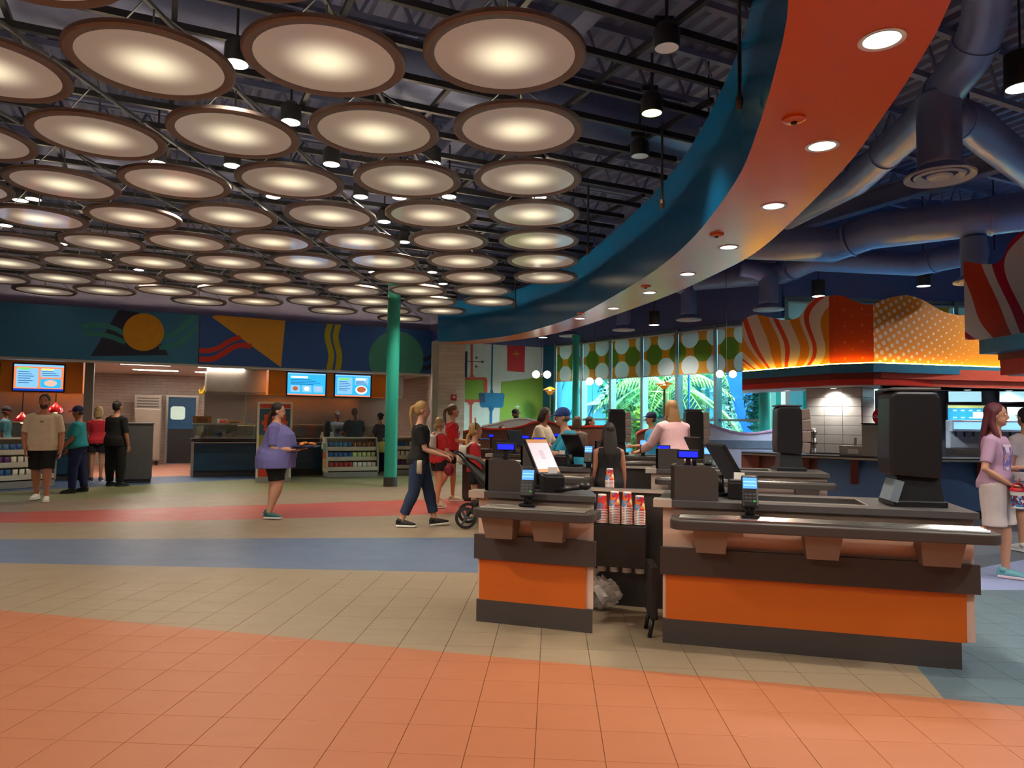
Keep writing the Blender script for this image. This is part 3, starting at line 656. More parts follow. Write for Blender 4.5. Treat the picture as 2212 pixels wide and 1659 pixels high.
# ---- snack racks
pk_cols = ('3f78a8', '7a4a24', 'b8c88a', 'a8241c', 'd8d2c4', '5a2a6a', '2a5a9a', 'c8b48a')
pks = []
for c_ in pk_cols:
    q = MB(); q.loft([(0, 0, .0), (0, 0, .02), (0, 0, .08), (0, 0, .14), (0, 0, .16)], [(.05, .004), (.052, .02), (.055, .034), (.052, .02), (.05, .004)], 10, side=(1, 0, 0))
    pks.append(q.mesh('snack_bag', M('packet_' + c_, c_, .35, var=.5, scale=22), smooth=2))
def rack(loc, rz, w, label, rows, side_art=True, gname=''):
    th = thing('snack_rack', label, 'rack', loc, rz); wm = M('rack_cream', 'c9bfae', .5); gm_ = M('rack_grey', '8e8a86', .5)
    MB().b2(-w / 2, w / 2, 0, .5, 0, .14).build('base', gm_, th, bevel=.01)
    for sx in (-1, 1): MB().prism([(0, .14), (.5, .14), (.5, 1.0), (.22, 1.0), (0, .5)], sx * w / 2 - .02, sx * w / 2 + .02, axis='x').build('side_panel', gm_ if sx > 0 else wm, th)
    MB().b2(-w / 2, w / 2, .46, .5, .14, .98).build('back_panel', wm, th); MB().b2(-w / 2, w / 2, .2, .5, .98, 1.01).build('top_shelf', wm, th)
    for r_ in range(3):
        z = .2 + r_ * .25; y0 = .0 + r_ * .07
        MB().b2(-w / 2 + .02, w / 2 - .02, y0 + .01, .46, z, z + .02).build('shelf', wm, th); MB().b2(-w / 2 + .02, w / 2 - .02, y0, y0 + .015, z - .03, z + .07).build('shelf_front', wm, th)
    if side_art:
        for k_, (z_, c_) in enumerate(((.55, 'c8452a'), (.33, 'd8a02a'), (.75, '4a9a8a'))): MB().b2(-w / 2 - .026, -w / 2 - .02, .12, .42, z_ - .09, z_ + .1).build('side_print', M('rackprint_' + c_, c_, .5, var=.3, scale=8), th)
    k = int((w - .1) / .115)
    for r_ in range(3):
        for i in range(k):
            c_ = rows[r_][(i * len(rows[r_])) // k]; lx = -w / 2 + .1 + i * (w - .2) / max(1, k - 1); y_ = .0 + r_ * .07 + .07
            p = Vector((lx, y_, .22 + r_ * .25)); p.rotate(Matrix.Rotation(rz, 3, 'Z')); p += Vector(loc)
            o = link('snack_bag', pks[c_], None, p, rz + random.uniform(-.1, .1)); cn = ('blue', 'brown', 'pale green', 'red', 'cream', 'purple', 'deep blue', 'tan')[c_]; rn = ('bottom', 'middle', 'top')[r_]
            tag(o, '%s snack bag on the %s shelf of the %s' % (cn, rn, gname), 'snack bag', '%s bags on the %s shelf of the %s' % (cn, rn, gname))
ra, rb_ = Vector(G(707, 1033)), Vector(G(815, 1030))
rack((ra + rb_) / 2, FK.rz, (rb_ - ra).length, 'cream snack rack with three sloped shelves standing by the teal column', [[3, 4], [6, 2], [0, 1]], gname='rack by the teal column')
rack(G(880, 1024) - FK.n * .3, FK.rz, 1.1, 'cream snack rack mostly hidden behind the teal column and walking family', [[5, 4], [4, 4], [6, 4]], False, 'rack behind the walking family')
la, lb_ = Vector(G(-40, 1061)), Vector(G(118, 1050)); d_ = (lb_ - la)
rack((la + lb_) / 2, math.atan2(d_.y, d_.x), d_.length, 'long cream snack rack in front of the red heat lamps', [[6, 4, 6], [5, 4, 5], [0, 6, 4]], False, 'rack by the red heat lamps')
# rack A seen end on, with a poster on its end
pa = Vector(G(545, 1038)); rack(pa + FK.n * .3 + FK.u * .25, FK.rz - math.radians(80), .9, 'narrow snack rack standing end on beside the poster stand', [[4, 4], [2, 4], [4, 7]], False, 'rack beside the poster stand')
ps = Vector(G(590, 1041)); th = thing('poster_stand', 'framed poster stand with orange scalloped badge on slate blue', 'poster stand', ps, FK.rz - .12)
pw, ph = .78, 1.85
MB().b2(-pw / 2, pw / 2, 0, .3, 0, .1).build('base', M('rack_grey', '8e8a86'), th)
MB().b2(-pw / 2, pw / 2, .05, .09, .1, ph).build('frame', M('poster_frame', 'd8d2c6', .5), th)
def pp(x0, x1, z0, z1, col, n=1, nm='poster_block'): MB().b2(x0, x1, .05 - .003 * n, .05 - .003 * n + .002, z0, z1).build(nm, M('poster_' + col, col, .6, var=.15, scale=5), th)
pp(-.34, .34, 1.70, 1.80, 'c4483a'); pp(-.34, .34, .95, 1.69, '3a5468'); pp(-.34, .34, .78, 1.08, '8a8a2a', 2); pp(-.34, .34, .1, .72, '9a9490'); pp(-.34, .0, .12, .38, 'c23a20', 2); pp(-.34, -.05, .42, .68, 'cc8a2a', 2)
MB().prism([((.27 + .03 * math.cos(10 * a)) * math.cos(a), 1.36 + (.27 + .03 * math.cos(10 * a)) * math.sin(a)) for a in [2 * math.pi * i / 60 for i in range(60)]], .04, .044, axis='y').build('scalloped_badge', M('poster_badge', 'd0521f', .6), th)
q = MB(); q.b2(-.1, -.08, .036, .039, 1.26, 1.5).b2(.08, .1, .036, .039, 1.26, 1.5).b2(-.1, .1, .036, .039, 1.48, 1.5).b2(-.1, .1, .036, .039, 1.26, 1.28).build('badge_outline', white, th)
# ================================================================ pier, mural, columns
pier_t = brick_mat('pier_tile', 'd6c8ba', 'b8aa9c', .6, .1, .35, .05)
pa, pb = atY(939, 800, 19.1), atY(1004, 800, 19.25)
tag(MB().prism([(pa.x, pa.y), (pb.x, pb.y), (pb.x - .25, pb.y + 1.2), (pa.x - .2, pa.y + 1.2)], 0, 3.6).build('wall_pier', pier_t), kind='structure')
tag(MB().prism([(pa.x - .03, pa.y - .02), (pa.x + .1, pa.y - .02), (pa.x + .1, pa.y + .6), (pa.x - .03, pa.y + .6)], 0, 3.48).build('trim_2', M('trim_pale', 'a8a298', .5)), kind='structure')
p = atY(980, 859, 19.15); th = thing('fire_alarm', 'small red fire alarm box on the white tiled pier', 'alarm', p, math.atan2(pb.y - pa.y, pb.x - pa.x))
MB().b2(-.07, .07, -.08, .06, -.08, .08).build('case', M('alarm_red', 'a81418', .4), th, bevel=.01); MB().b2(-.04, .04, -.085, -.08, -.02, .05).build('lens', M('alarm_lens', 'd8b0b0', .3), th)
mural = thing('mural', 'white wall mural with green blocks, blue and coral lines and a red panel', 'mural', FM.o, FM.rz)
C = lambda *q: [c4(x, y) for x, y in q]
def ms(pts, mat, nm, n=0): return shape(FM, [c4(x, y) for x, y in pts], n, mat, nm, mural)
mg = M('mural_green', '84aa3e', .6, var=.05); mc = M('mural_coral', 'd0564a', .6); mb_ = M('mural_blue', '1272a4', .6); mr = M('mural_red', 'c8323a', .6); mk = M('mural_ink', '1e3a56', .6)
MB().b2(-.05, 2.44, -.002, .0, .02, 3.6).build('ground', M('mural_white', 'd4dcd8', .6), mural)
ms([(622, 545), (1022, 498), (1022, 1050), (600, 1050)], mg, 'green_block', -.002); ms([(280, 528), (470, 528), (470, 720), (280, 720)], mg, 'green_block', -.002)
def rb(pts, w, mat, nm, n): return ribbon(FM, [c4(x, y) for x, y in pts], w, n, mat, nm, mural)
k_ = 19.9 / 1558 / 4.366
rb([(345, 175), (345, 490)], 22 * k_, mc, 'coral_line', -.006); ms([(325, 500), (337, 470), (353, 470), (375, 500)], mc, 'coral_flare', -.006)
rb([(280, 515), (440, 515)], 26 * k_, mc, 'coral_line', -.006); ms([(435, 500), (470, 500), (488, 512), (492, 535), (492, 735), (458, 735), (458, 545), (450, 528), (435, 528)], mc, 'coral_frame', -.006)
rb([(280, 724), (470, 724)], 26 * k_, mc, 'coral_line', -.006); rb([(338, 735), (336, 960)], 22 * k_, mc, 'coral_line', -.006); ms([(300, 736), (372, 736), (348, 765), (327, 765)], mc, 'coral_flare', -.006)
rb([(541, 180), (532, 640)], 16 * k_, mb_, 'blue_line', -.01); rb([(528, 780), (524, 1000)], 26 * k_, mb_, 'blue_line', -.01); ms([(515, 655), (526, 610), (540, 610), (552, 655)], mb_, 'blue_flare', -.01); ms([(500, 785), (560, 785), (540, 825), (515, 825)], mb_, 'blue_flare', -.01)
ms([(425, 648), (645, 652), (655, 665), (642, 775), (628, 788), (440, 786), (425, 770), (412, 660)], mb_, 'blue_lozenge', -.01)
ms([(415, 655), (470, 655), (475, 740), (425, 742)], M('mural_slate', '2c4668', .6), 'overlap_shade', -.0145)
ms([(680, 200), (848, 210), (842, 456), (680, 442)], mr, 'red_panel', -.004)
ms([(765, 240), (770, 272), (805, 282), (770, 290), (765, 320), (760, 290), (725, 282), (760, 272)], M('mural_gold', 'd88a2a', .6), 'gold_star', -.009)
ms([(780, 752), (784, 772), (806, 780), (784, 786), (780, 806), (776, 786), (752, 780), (776, 772)], M('mural_pale', 'c8d8d0', .6), 'pale_star', -.006)
ms([(280, 258), (305, 258), (300, 500), (280, 500)], mk, 'ink_strip', -.004); rb([(280, 350), (447, 357)], 5 * k_, mk, 'ink_line', -.009)
for q in ((390, 318), (447, 357), (387, 400)): ms(circle_pts(q, 10, 10, 14), mk, 'ink_dot', -.009)
tcol = M('column_teal', '2ea692', .35, var=.04)
def column(p, r, h, label, base=True, col=tcol):
    th = thing('column', label, 'column', p); MB().rings([(r, .2 if base else 0), (r, h)], 32).build('shaft', col, th, smooth=True)
    if base: MB().rings([(r + .008, 0), (r + .008, .2)], 32).build('base_sleeve', M('column_base', '3d342e', .5), th, smooth=True)
    MB().rings([(r + .02, h - .1), (r + .02, h)], 24).build('collar', col, th, smooth=True)
column(G(843, 1050), .142, GZ, 'round teal green steel column with dark base by the snack rack')
wp = atY(1243, 900, 18.0); column((wp.x, wp.y, 0), .085, 3.64, 'slim teal green column in front of the polka dot window shades', True)
wp = FW.w(6.75, -.25); column((wp.x, wp.y, 0), .11, 3.64, 'teal green column beside the window under the drinks canopy', True)
wall('wall_corner', FM.w(2.42, -.02), FW.w(.0, -.02), 0, 3.66, M('corner_teal', '0e5878', .5))
# ================================================================ window wall
frame_m = M('mullion', '8fa0a0', .4, .6); MS = 1.09; NW = 6
def shade_material():
    m, nt, b = newmat('polka_shade'); uv = coords(nt, 'UV'); x, y, z = xyz(nt, uv)
    per = .72
    def ring_(off, cy, rx, ry):
        u = ((x + off) / per + .5).fract() - .5; v = (y - cy)
        return ((u * per / rx).pow(2.0) + (v / ry) * (v / ry)).lt(1.0)
    def sq(u): return u * u
    def dots(off, cy, rx, ry):
        u = (((x + off) / per + .5).fract() - .5) * (per / rx); v = (y - cy) / ry
        return (u * u + v * v).lt(1.0)
    c = mixc(nt, dots(0.0, .51, .25, .25), lin('d99a2c'), lin('6f8f2a'))
    c = mixc(nt, dots(.36, .83, .25, .235), c, lin('d9ded6')); c = mixc(nt, dots(.36, .18, .25, .235), c, lin('d9ded6'))
    nz = noise(nt, stretch(nt, uv, (60, 300, 1)), 3)
    c2_ = nt.nodes.new('ShaderNodeMix'); c2_.data_type = 'RGBA'; c2_.blend_type = 'MULTIPLY'; c2_.inputs[0].default_value = .25; nt.links.new(c, c2_.inputs[6]); nt.links.new(nz.k, c2_.inputs[7])
    nt.links.new(c2_.outputs[2], b.inputs['Base Color']); b.inputs['Roughness'].default_value = .85
    b.inputs['Transmission Weight'].default_value = 0
    # thin cloth: some daylight comes through
    tr = nt.nodes.new('ShaderNodeBsdfTranslucent'); mx = nt.nodes.new('ShaderNodeMixShader'); mx.inputs[0].default_value = .22
    nt.links.new(c2_.outputs[2], tr.inputs[0]); nt.links.new(b.outputs[0], mx.inputs[1]); nt.links.new(tr.outputs[0], mx.inputs[2]); nt.links.new(mx.outputs[0], nt.nodes['Material Output'].inputs[0])
    return m
shm = shade_material()
lowm = M('low_wall_blue', 'b4c8ec', .5)
for i in range(NW):
    s0, s1 = i * MS - .05, (i + 1) * MS - .05
    th = thing('window_%d' % (i + 1), 'tall tinted window with metal mullions', 'window', FW.w((s0 + s1) / 2, 0), FW.rz); th['kind'] = 'structure'; w = s1 - s0
    del th['category']; del th['label']
    MB().b2(-w / 2 + .03, w / 2 - .03, .03, .04, .3, 3.62).build('pane', glass_win, th)
    MB().b2(-w / 2 - .04, -w / 2 + .04, -.095, .1, .3, 3.66).build('mullion', frame_m, th)
    MB().b2(-w / 2, w / 2, -.01, .07, 1.52, 1.57).build('transom', frame_m, th); MB().b2(-w / 2, w / 2, -.03, .1, 3.58, 3.68).build('head_rail', frame_m, th); MB().b2(-w / 2, w / 2, -.05, .1, 0, .3).build('sill_panel', lowm, th)
    if True:
        t2 = thing('roller_shade', 'orange roller shade with white and green polka dots drawn over the window top', 'shade', FW.w((s0 + s1) / 2, -.06, 2.61), FW.rz, 'polka dot roller shades along the windows')
        q = MB(); q.add([(-w / 2 + .045, 0, 0), (w / 2 - .045, 0, 0), (w / 2 - .045, 0, 1.0), (-w / 2 + .045, 0, 1.0), (-w / 2 + .045, .004, 0), (w / 2 - .045, .004, 0), (w / 2 - .045, .004, 1.0), (-w / 2 + .045, .004, 1.0)], [(0, 1, 2, 3), (7, 6, 5, 4), (0, 4, 5, 1), (1, 5, 6, 2), (2, 6, 7, 3), (3, 7, 4, 0)])
        o = q.build('cloth', shm, t2); me = o.data; ul = me.uv_layers.new(name='UVMap')
        for lp in me.loops:
            v_ = me.vertices[lp.vertex_index].co; ul.data[lp.index].uv = (v_.x + (s0 + s1) / 2, v_.z)
        MB().cyl((-w / 2 + .045, .0, .985), (w / 2 - .045, .0, .985), .03, 10).build('roller', M('roller_grey', '9a9a98', .4), t2, smooth=True); MB().b2(-w / 2 + .045, w / 2 - .045, -.012, .016, -.025, 0).build('hem_bar', M('roller_grey'), t2)
for i in range(7):
    s0, s1 = i * 1.25 + .12, (i + 1) * 1.25 + .12; w = 1.25
    th = thing('window_%d' % (NW + i + 1), None, None, FW2.w((s0 + s1) / 2, 0), FW2.rz); th['kind'] = 'structure'
    MB().b2(-w / 2 + .03, w / 2 - .03, .03, .04, .3, 4.06).build('pane', glass_win, th); MB().b2(-w / 2 - .04, -w / 2 + .04, -.095, .1, .3, 4.1).build('mullion', frame_m, th)
    MB().b2(-w / 2, w / 2, -.01, .07, 1.52, 1.57).build('transom', frame_m, th); MB().b2(-w / 2, w / 2, -.03, .1, 4.02, 4.12).build('head_rail', frame_m, th); MB().b2(-w / 2, w / 2, -.05, .1, 0, .3).build('sill_panel', lowm, th)
    if True:
        t2 = thing('roller_shade', 'orange roller shade with white and green polka dots above the drinks canopy', 'shade', FW2.w((s0 + s1) / 2, -.06, 3.02), FW2.rz, 'polka dot roller shades behind the drinks canopy')
        q = MB(); q.b2(-w / 2 + .045, w / 2 - .045, 0, .004, 0, 1.0); o = q.build('cloth', shm, t2); me = o.data; ul = me.uv_layers.new(name='UVMap')
        for lp in me.loops: v_ = me.vertices[lp.vertex_index].co; ul.data[lp.index].uv = (v_.x + (s0 + s1) / 2, v_.z)
        MB().cyl((-w / 2 + .045, .0, .985), (w / 2 - .045, .0, .985), .03, 10).build('roller', M('roller_grey'), t2, smooth=True); MB().b2(-w / 2 + .045, w / 2 - .045, -.012, .016, -.025, 0).build('hem_bar', M('roller_grey'), t2)
# ================================================================ outdoors
grass = M('outdoor_ground', '9aa88a', .9, var=.3, scale=1.5)
tag(MB().prism([tuple(FW.w(-30, .3).to_2d()), tuple(FW.w(26, .3).to_2d()), tuple(FW.w(26, 60).to_2d()), tuple(FW.w(-30, 60).to_2d())], -.25, -.05).build('floor_outdoor', grass), kind='structure')
oteal = M('outdoor_teal', '4a9cae', .5, var=.1); opale = M('outdoor_pale', 'dfe9ea', .6); oblue = M('outdoor_blue', '3a78e8', .5)
FT = Frame(FW.w(0, 4.2).to_2d(), FW.u.to_2d())
th = thing('teal_building', 'bright teal building wall with pale curved sweep seen through the windows', 'building', FT.o, FT.rz)
for i in range(14):
    s0 = -12 + i; MB().b2(s0, s0 + .98, 0, .3, 0, 4.8 if s0 < 0 else 4.8 - .9 * (s0 + 1)).build('cladding_panel', oteal, th)
    for k in range(4): MB().box((s0 + .2 + .55 * (k % 2) + .1 * k, -.02, .8 + k * 1.0), (.05, .03, .6), ry=.5).build('cladding_slot', M('slot_teal', '3f9cb4', .5), th)
shape(FT, [(1258, 876), (1285, 866), (1304, 846), (1316, 815), (1322, 780), (1340, 770), (1338, 850), (1320, 872)], -.06, opale, 'curved_sweep', th, th=.05)
p = atY(1338, 900, 27); th = thing('pale_building', 'pale blue distant building block behind the trees seen through the windows', 'building', (p.x, p.y, 0), FW.rz)
MB().b2(-2, 1.5, 0, 4, 0, 2.6).build('block', M('far_pale', 'a8c4d8', .7), th); MB().b2(-2.1, 1.6, -.1, 4.1, 2.6, 2.8).build('roof', opale, th)
for i in range(3): MB().b2(-1.7 + i * 1.0, -1.2 + i * 1.0, -.03, 0, 1.2, 2.2).build('window_opening', M('far_glass', '5a90a8', .2), th)
p = atY(1625, 900, 18.6); th = thing('blue_sculpture', 'tall bright blue curved panel outside the window near the drinks canopy', 'panel', (p.x, p.y, 0), -.2)
MB().prism([(-.75, 3.6), (-.6, 2.6), (-.35, 1.6), (0, .8), (.4, .0), (1.4, 0), (1.4, 4.2), (-.7, 4.2)], 0, .12, axis='y').build('panel', oblue, th); MB().b2(-.1, 0, .12, .2, 0, 3.2).build('post', oblue, th)
p = atY(1488, 900, 18.2); th = thing('blue_pole', 'thin blue pole standing outside beside the palm', 'pole', (p.x, p.y, 0)); MB().tube([(0, 0, -.05), (0, 0, 5)], .03, 8).build('shaft', oblue, th); MB().ell((0, 0, 5), (.07, .07, .07)).build('cap', oblue, th)
th = thing('green_kiosk', 'mint green kiosk with square window outside beyond the drinks area', 'kiosk', FW2.w(1.0, 1.2), FW2.rz)
MB().b2(-.5, .7, 0, 1.2, 0, 2.7).build('walls', M('kiosk_mint', '4fc8a8', .6), th); MB().b2(-.3, .2, -.03, 0, 1.5, 2.4).build('window_frame', M('kiosk_dark', '2a9a84', .6), th); MB().b2(-.22, .12, -.04, -.03, 1.58, 2.32).build('window_glass', M('kiosk_pane', 'bfe8e4', .2), th); MB().b2(-.6, .8, -.1, 1.3, 2.7, 2.85).build('roof', M('kiosk_dark'), th)
def oa(px, d): p = atY(px, 900, d); return (p.x, p.y, 0)
def foliage(name, label, loc, rx, rz_, n, col, leaf=.14, trunk=1.0, cat='tree', group=None):
    th = thing(name, label, cat, loc, 0, group); q = MB()
    for i in range(n):
        a, u_ = random.uniform(0, 2 * math.pi), random.uniform(-1, 1); r_ = random.random() ** .4; s_ = math.sqrt(1 - u_ * u_)
        c = Vector((rx * r_ * s_ * math.cos(a), rx * r_ * s_ * math.sin(a), trunk + rz_ + rz_ * r_ * u_))
        e1 = Vector((random.gauss(0, 1), random.gauss(0, 1), random.gauss(0, .6))).normalized() * leaf; e2 = e1.orthogonal().normalized() * leaf * .45
        q.add([c - e1, c + e2, c + e1, c - e2], [(0, 1, 2, 3)])
    o = q.build('leaves', M('leaf_' + col, col, .6, var=.35, scale=3), th); o['kind'] = 'stuff'
    MB().loft([(0, 0, -.05), (.05, .03, trunk), (0, 0, trunk + rz_)], [(.12, .12), (.09, .09), (.03, .03)], 8).build('trunk', M('bark', '6a5a48', .8, bump=.4), th, smooth=2)
foliage('leafy_tree', 'dense dark green tree outside between the teal building and the palm', oa(1368, 22.5), 1.05, 1.9, 2600, '4f8a5c', .11, .7)
foliage('leafy_tree', 'broad green tree far outside behind the palm', oa(1470, 27), 2.2, 2.4, 3600, '6a9a70', .16, .6)
foliage('leafy_tree', 'pale bluish green tree outside beside the tall blue panel', oa(1575, 22), 1.3, 2.2, 3000, '7f9e90', .11, .6)
foliage('leafy_tree', 'grey green tree outside at the edge of the blue panel', oa(1648, 17.2), .45, 1.5, 1500, '7aa08c', .09, .9)
foliage('shrub', 'yellow green upright shrub outside at the foot of the palm', oa(1386, 18.9), .28, .95, 1300, 'b8c83a', .08, .1, 'shrub')
foliage('shrub', 'low bright green shrub outside below the blue panel', oa(1592, 16.6), .4, .5, 900, '9ac85a', .07, .1, 'shrub')
foliage('hedge', 'long green hedge at the far end of the outdoor garden', oa(1500, 42), 9, 2.8, 5000, '5a8a66', .35, .2, 'hedge')
def palm(loc, h, label):
    th = thing('palm_tree', label, 'palm', loc); lm = M('palm_leaf', 'a4cc5a', .5, var=.25)
    MB().loft([(0, 0, -.05), (.06, 0, h * .5), (0, .05, h)], [(.14, .14), (.1, .1), (.08, .08)], 10).build('trunk', M('palm_bark', 'c8b090', .8, bump=.5), th, smooth=2)
    for i in range(15):
        a = i * 2.4; up = random.uniform(.1, .9); L = random.uniform(1.5, 2.1); q = MB(); d = Vector((math.cos(a), math.sin(a), 0)); sd = Vector((-d.y, d.x, 0))
        P = [Vector((0, 0.05, h)) + d * (L * t) + Vector((0, 0, up * L * t * .9 - 1.1 * L * t * t * .75)) for t in [k / 10 for k in range(11)]]
        for k in range(1, 11):
            for sg in (-1, 1):
                for half in (0, .5):
                    b0 = P[k].lerp(P[k - 1], half); ll = .5 * math.sin(math.pi * min(1, (k + .3) / 11)) + .08
                    tip = b0 + sd * sg * ll * .8 + d * ll * .45 + Vector((0, 0, -ll * .55)); wv = d * .03
                    q.add([b0 - wv, tip, b0 + wv], [(0, 1, 2)])
        q.tube(P, .015, 5); q.build('frond', lm, th)
palm(oa(1438, 19.6), 2.5, 'bright green palm tree right outside the middle window'); palm(oa(1520, 21.5), 3.0, 'taller palm tree outside to the side of the blue pole')
# ================================================================ hanging globes and saucer lamps by the window
globe = M('globe_lit', 'ffffff', .2, emit=3.5, ecol='fff6ea')
for (ax, ay), (bx, by), dep, lb in (((1158, 809), (1182, 809), 19.6, 'pair of lit white globe lamps hanging before the green mural'), ((1274, 824), (1294, 824), 18.0, 'pair of lit white globe lamps hanging before the windows by the slim column'), ((1555, 808), (1583, 808), 14.6, 'pair of lit white globe lamps hanging beside the drinks canopy')):
    pA, pB = atY(ax, ay, dep), atY(bx, by, dep); c = (pA + pB) / 2; th = thing('globe_lamp', lb, 'lamp', c); r_ = 8.2 / 1558 * dep; dx = (pB - pA).length / 2
    for sx in (-1, 1): MB().ell((sx * dx, 0, 0), (r_, r_, r_), 16, 12).build('globe', globe, th, smooth=2)
    MB().tube([(-dx, 0, 0), (dx, 0, 0)], .012, 6).build('crossbar', M('rod_brass', '8a7a5a', .3, .9), th); MB().tube([(0, 0, 0), (0, 0, 6.3 - c.z)], .006, 6).build('cable', rodm, th)
for px, py, dep, rr, lb in ((1188, 842, 18.6, 15, 'orange tiered saucer floor lamp by the corner of the windows'), (1435, 830, 14.2, 20, 'orange tiered saucer floor lamp in front of the palm window')):
    c = atY(px, py, dep); k = dep / 1558; th = thing('saucer_lamp', lb, 'floor lamp', (c.x, c.y, 0)); om = M('saucer_orange', 'd88a14', .35, emit=.25, ecol='e09020'); z = c.z
    MB().rings([(.01, z + 7 * k), (rr * .4 * k, z + 5 * k), (rr * k, z), (rr * .95 * k, z - .5 * k)], 24, cap=False).build('upper_saucer', om, th, smooth=True)
    MB().rings([(rr * .66 * k, z - 3 * k), (rr * .6 * k, z - 4 * k), (rr * .3 * k, z - 7 * k)], 24, cap=False).build('lower_saucer', om, th, smooth=True); MB().rings([(rr * .4 * k, z - 7 * k), (rr * .3 * k, z - 10 * k), (.02, z - 11 * k)], 20).build('bottom_cup', om, th, smooth=True)
    MB().tube([(0, 0, 0), (0, 0, z)], .022, 8).build('pole', M('pole_brass', '9a8a5a', .35, .8), th); MB().rings([(.2, 0), (.2, .03), (.03, .05)], 24).build('base', M('pole_brass'), th)
    MB().ell((0, 0, z - 2 * k), (3 * k, 3 * k, 3 * k)).build('bulb', M('bulb_warm'), th, smooth=2)
# ================================================================ ducts and vents on the right
dk = M('duct_blue', '8490b8', .38, .35, var=.1)
def duct(pts, r, label, flanges=()):
    th = thing('air_duct', label, 'duct', (0, 0, 0)); P = [Vector(p) for p in pts]
    MB().loft(P, [(r, r)] * len(P), 20).build('duct_pipe', dk, th, smooth=2)
    for f in flanges:
        i = min(len(P) - 2, int(f)); c = P[i].lerp(P[i + 1], f - i); t = (P[i + 1] - P[i]).normalized() * .02
        MB().cyl(c - t, c + t, r + .015, 20).build('flange', dk, th, smooth=True)
    for i in (0, len(P) - 1):
        c = P[i]; MB().tube([c + Vector((r, 0, 0)), c + Vector((r, 0, max(.1, 6.3 - c.z)))], .012, 5).build('hanger', canm, th)
def vent(px, py, z, r, drop, label, lean=None):
    p = G(px, py, z); th = thing('ceiling_vent', label, 'vent', p)
    vm = M('vent_white', 'b8b4b0', .5)
    MB().rings([(r, 0), (r * .98, -.02), (r * .8, 0.01)], 32, cap=False).build('outer_ring', vm, th, smooth=True); MB().rings([(r * .72, 0), (r * .66, -.02), (r * .5, .02)], 28, cap=False).build('middle_ring', vm, th, smooth=True); MB().rings([(r * .36, 0), (r * .3, -.02), (.02, -.01)], 24).build('center_cone', vm, th, smooth=True)
    MB().rings([(r, .005), (r * .8, .05), (r * .62, .1)], 28, cap=False).build('collar', dk, th, smooth=True)
    P = [Vector((0, 0, .08)), Vector((0, 0, drop * .7))] + ([Vector((0, 0, drop * .9)) + Vector(lean) * .25, Vector((0, 0, drop)) + Vector(lean)] if lean else [Vector((0, 0, drop))])
    P = spline(P, 5); MB().loft(P, [(r * .62, r * .62)] * len(P), 20).build('drop_duct', dk, th, smooth=2)
q = [G(2138, -60, 5.4), G(2130, 30, 5.2), G(2108, 95, 5.05), G(2075, 150, 4.95), G(1990, 260, 4.9), G(1850, 390, 4.85), G(1700, 470, 4.85)]
duct(spline(q[:5], 6) + [Vector(v) for v in q[5:]], .2, 'long round blue grey duct running beside the orange curved soffit', (12, 20.3, 24.5))
vent(2030, 381, 4.0, .33, .85, 'large round ceiling vent on a wide drop duct beside the long duct')
q = [G(2052, 262, 4.85), G(2090, 262, 4.9), G(2150, 310, 4.85), G(2260, 395, 4.8)]
duct(spline(q, 4), .21, 'short spiral duct feeding the large round vent', (2.5,))
duct([G(1610, 522, 4.6), G(1800, 530, 4.6), G(1880, 500, 4.7), G(2100, 472, 4.75), G(2300, 445, 4.8)], .3, 'wide main duct crossing above the drinks canopies', (1.5, 3.2))
duct([G(1500, 605, 4.5), G(1690, 590, 4.5), G(1760, 560, 4.5), G(1980, 570, 4.4), G(2120, 540, 4.4)], .22, 'lower duct crossing in front of the navy wall', (1.4, 3.3))
for px, py, z, r, dr_, lb in ((1660, 668, 3.75, .3, .8, 'round ceiling vent hanging closest to the striped canopy'), (1488, 690, 3.75, .28, .8, 'round ceiling vent hanging above the middle window shades'), (1347, 712, 3.75, .28, .8, 'round ceiling vent hanging above the slim teal column windows'), (1230, 725, 3.75, .28, .8, 'round ceiling vent hanging near the curved soffit end'), (2105, 608, 3.75, .3, .7, 'round ceiling vent partly hidden by the red striped canopy')): vent(px, py, z, r, dr_, lb, (-.5, .1, .05) if px < 2000 else None)
for px, py, z, lb in ((1995, 618, 4.05, 'black cylinder downlight above the dotted orange canopy'), (1413, 702, 3.65, 'black cylinder downlight between two round vents before the windows'), (1173, 729, 3.65, 'black cylinder downlight above the mural'), (2205, 190, 4.4, 'large black cylinder downlight hanging beside the big spiral duct'), (1768, 640, 3.9, 'black cylinder downlight behind the striped canopy wave')):
    p = G(px, py, z); th = thing('cylinder_downlight', lb, 'downlight', p)
    MB().rings([(.12, 0), (.125, .01), (.125, .3), (.1, .31)], 24).build('can', canm, th, smooth=True); MB().rings([(.113, -.002), (.05, -.001), (.01, 0)], 20).build('lens', M('can_lens', 'fff', emit=2) if False else M('can_lens', 'ffffff', .3, emit=2.5, ecol='fff8ec'), th); MB().tube([(0, 0, .3), (0, 0, 6.3 - p.z)], .01, 6).build('stem', canm, th)
    spot((0, 0, -.05), 200, 2.3, .8, col=(1, .95, .88), parent=th)
for x, y in ((5.6, 2.6), (8.0, 3.2), (10.8, 4.0), (9.2, 10.6), (3.6, .6), (12, 8.5)):   # unseen downlights added beside the view to brighten the drinks side
    th = thing('cylinder_downlight', 'unseen black cylinder downlight added to brighten the drinks hall', 'downlight', (x, y, 4.5), 0, 'unseen cylinder downlights added to brighten the drinks hall')
    MB().rings([(.12, 0), (.125, .01), (.125, .3), (.1, .31)], 24).build('can', canm, th, smooth=True); MB().rings([(.113, -.002), (.05, -.001), (.01, 0)], 20).build('lens', M('can_lens'), th); MB().tube([(0, 0, .3), (0, 0, 1.8)], .01, 6).build('stem', canm, th)
    spot((0, 0, -.05), 300, 2.75, .7, col=(1, .96, .9), parent=th)
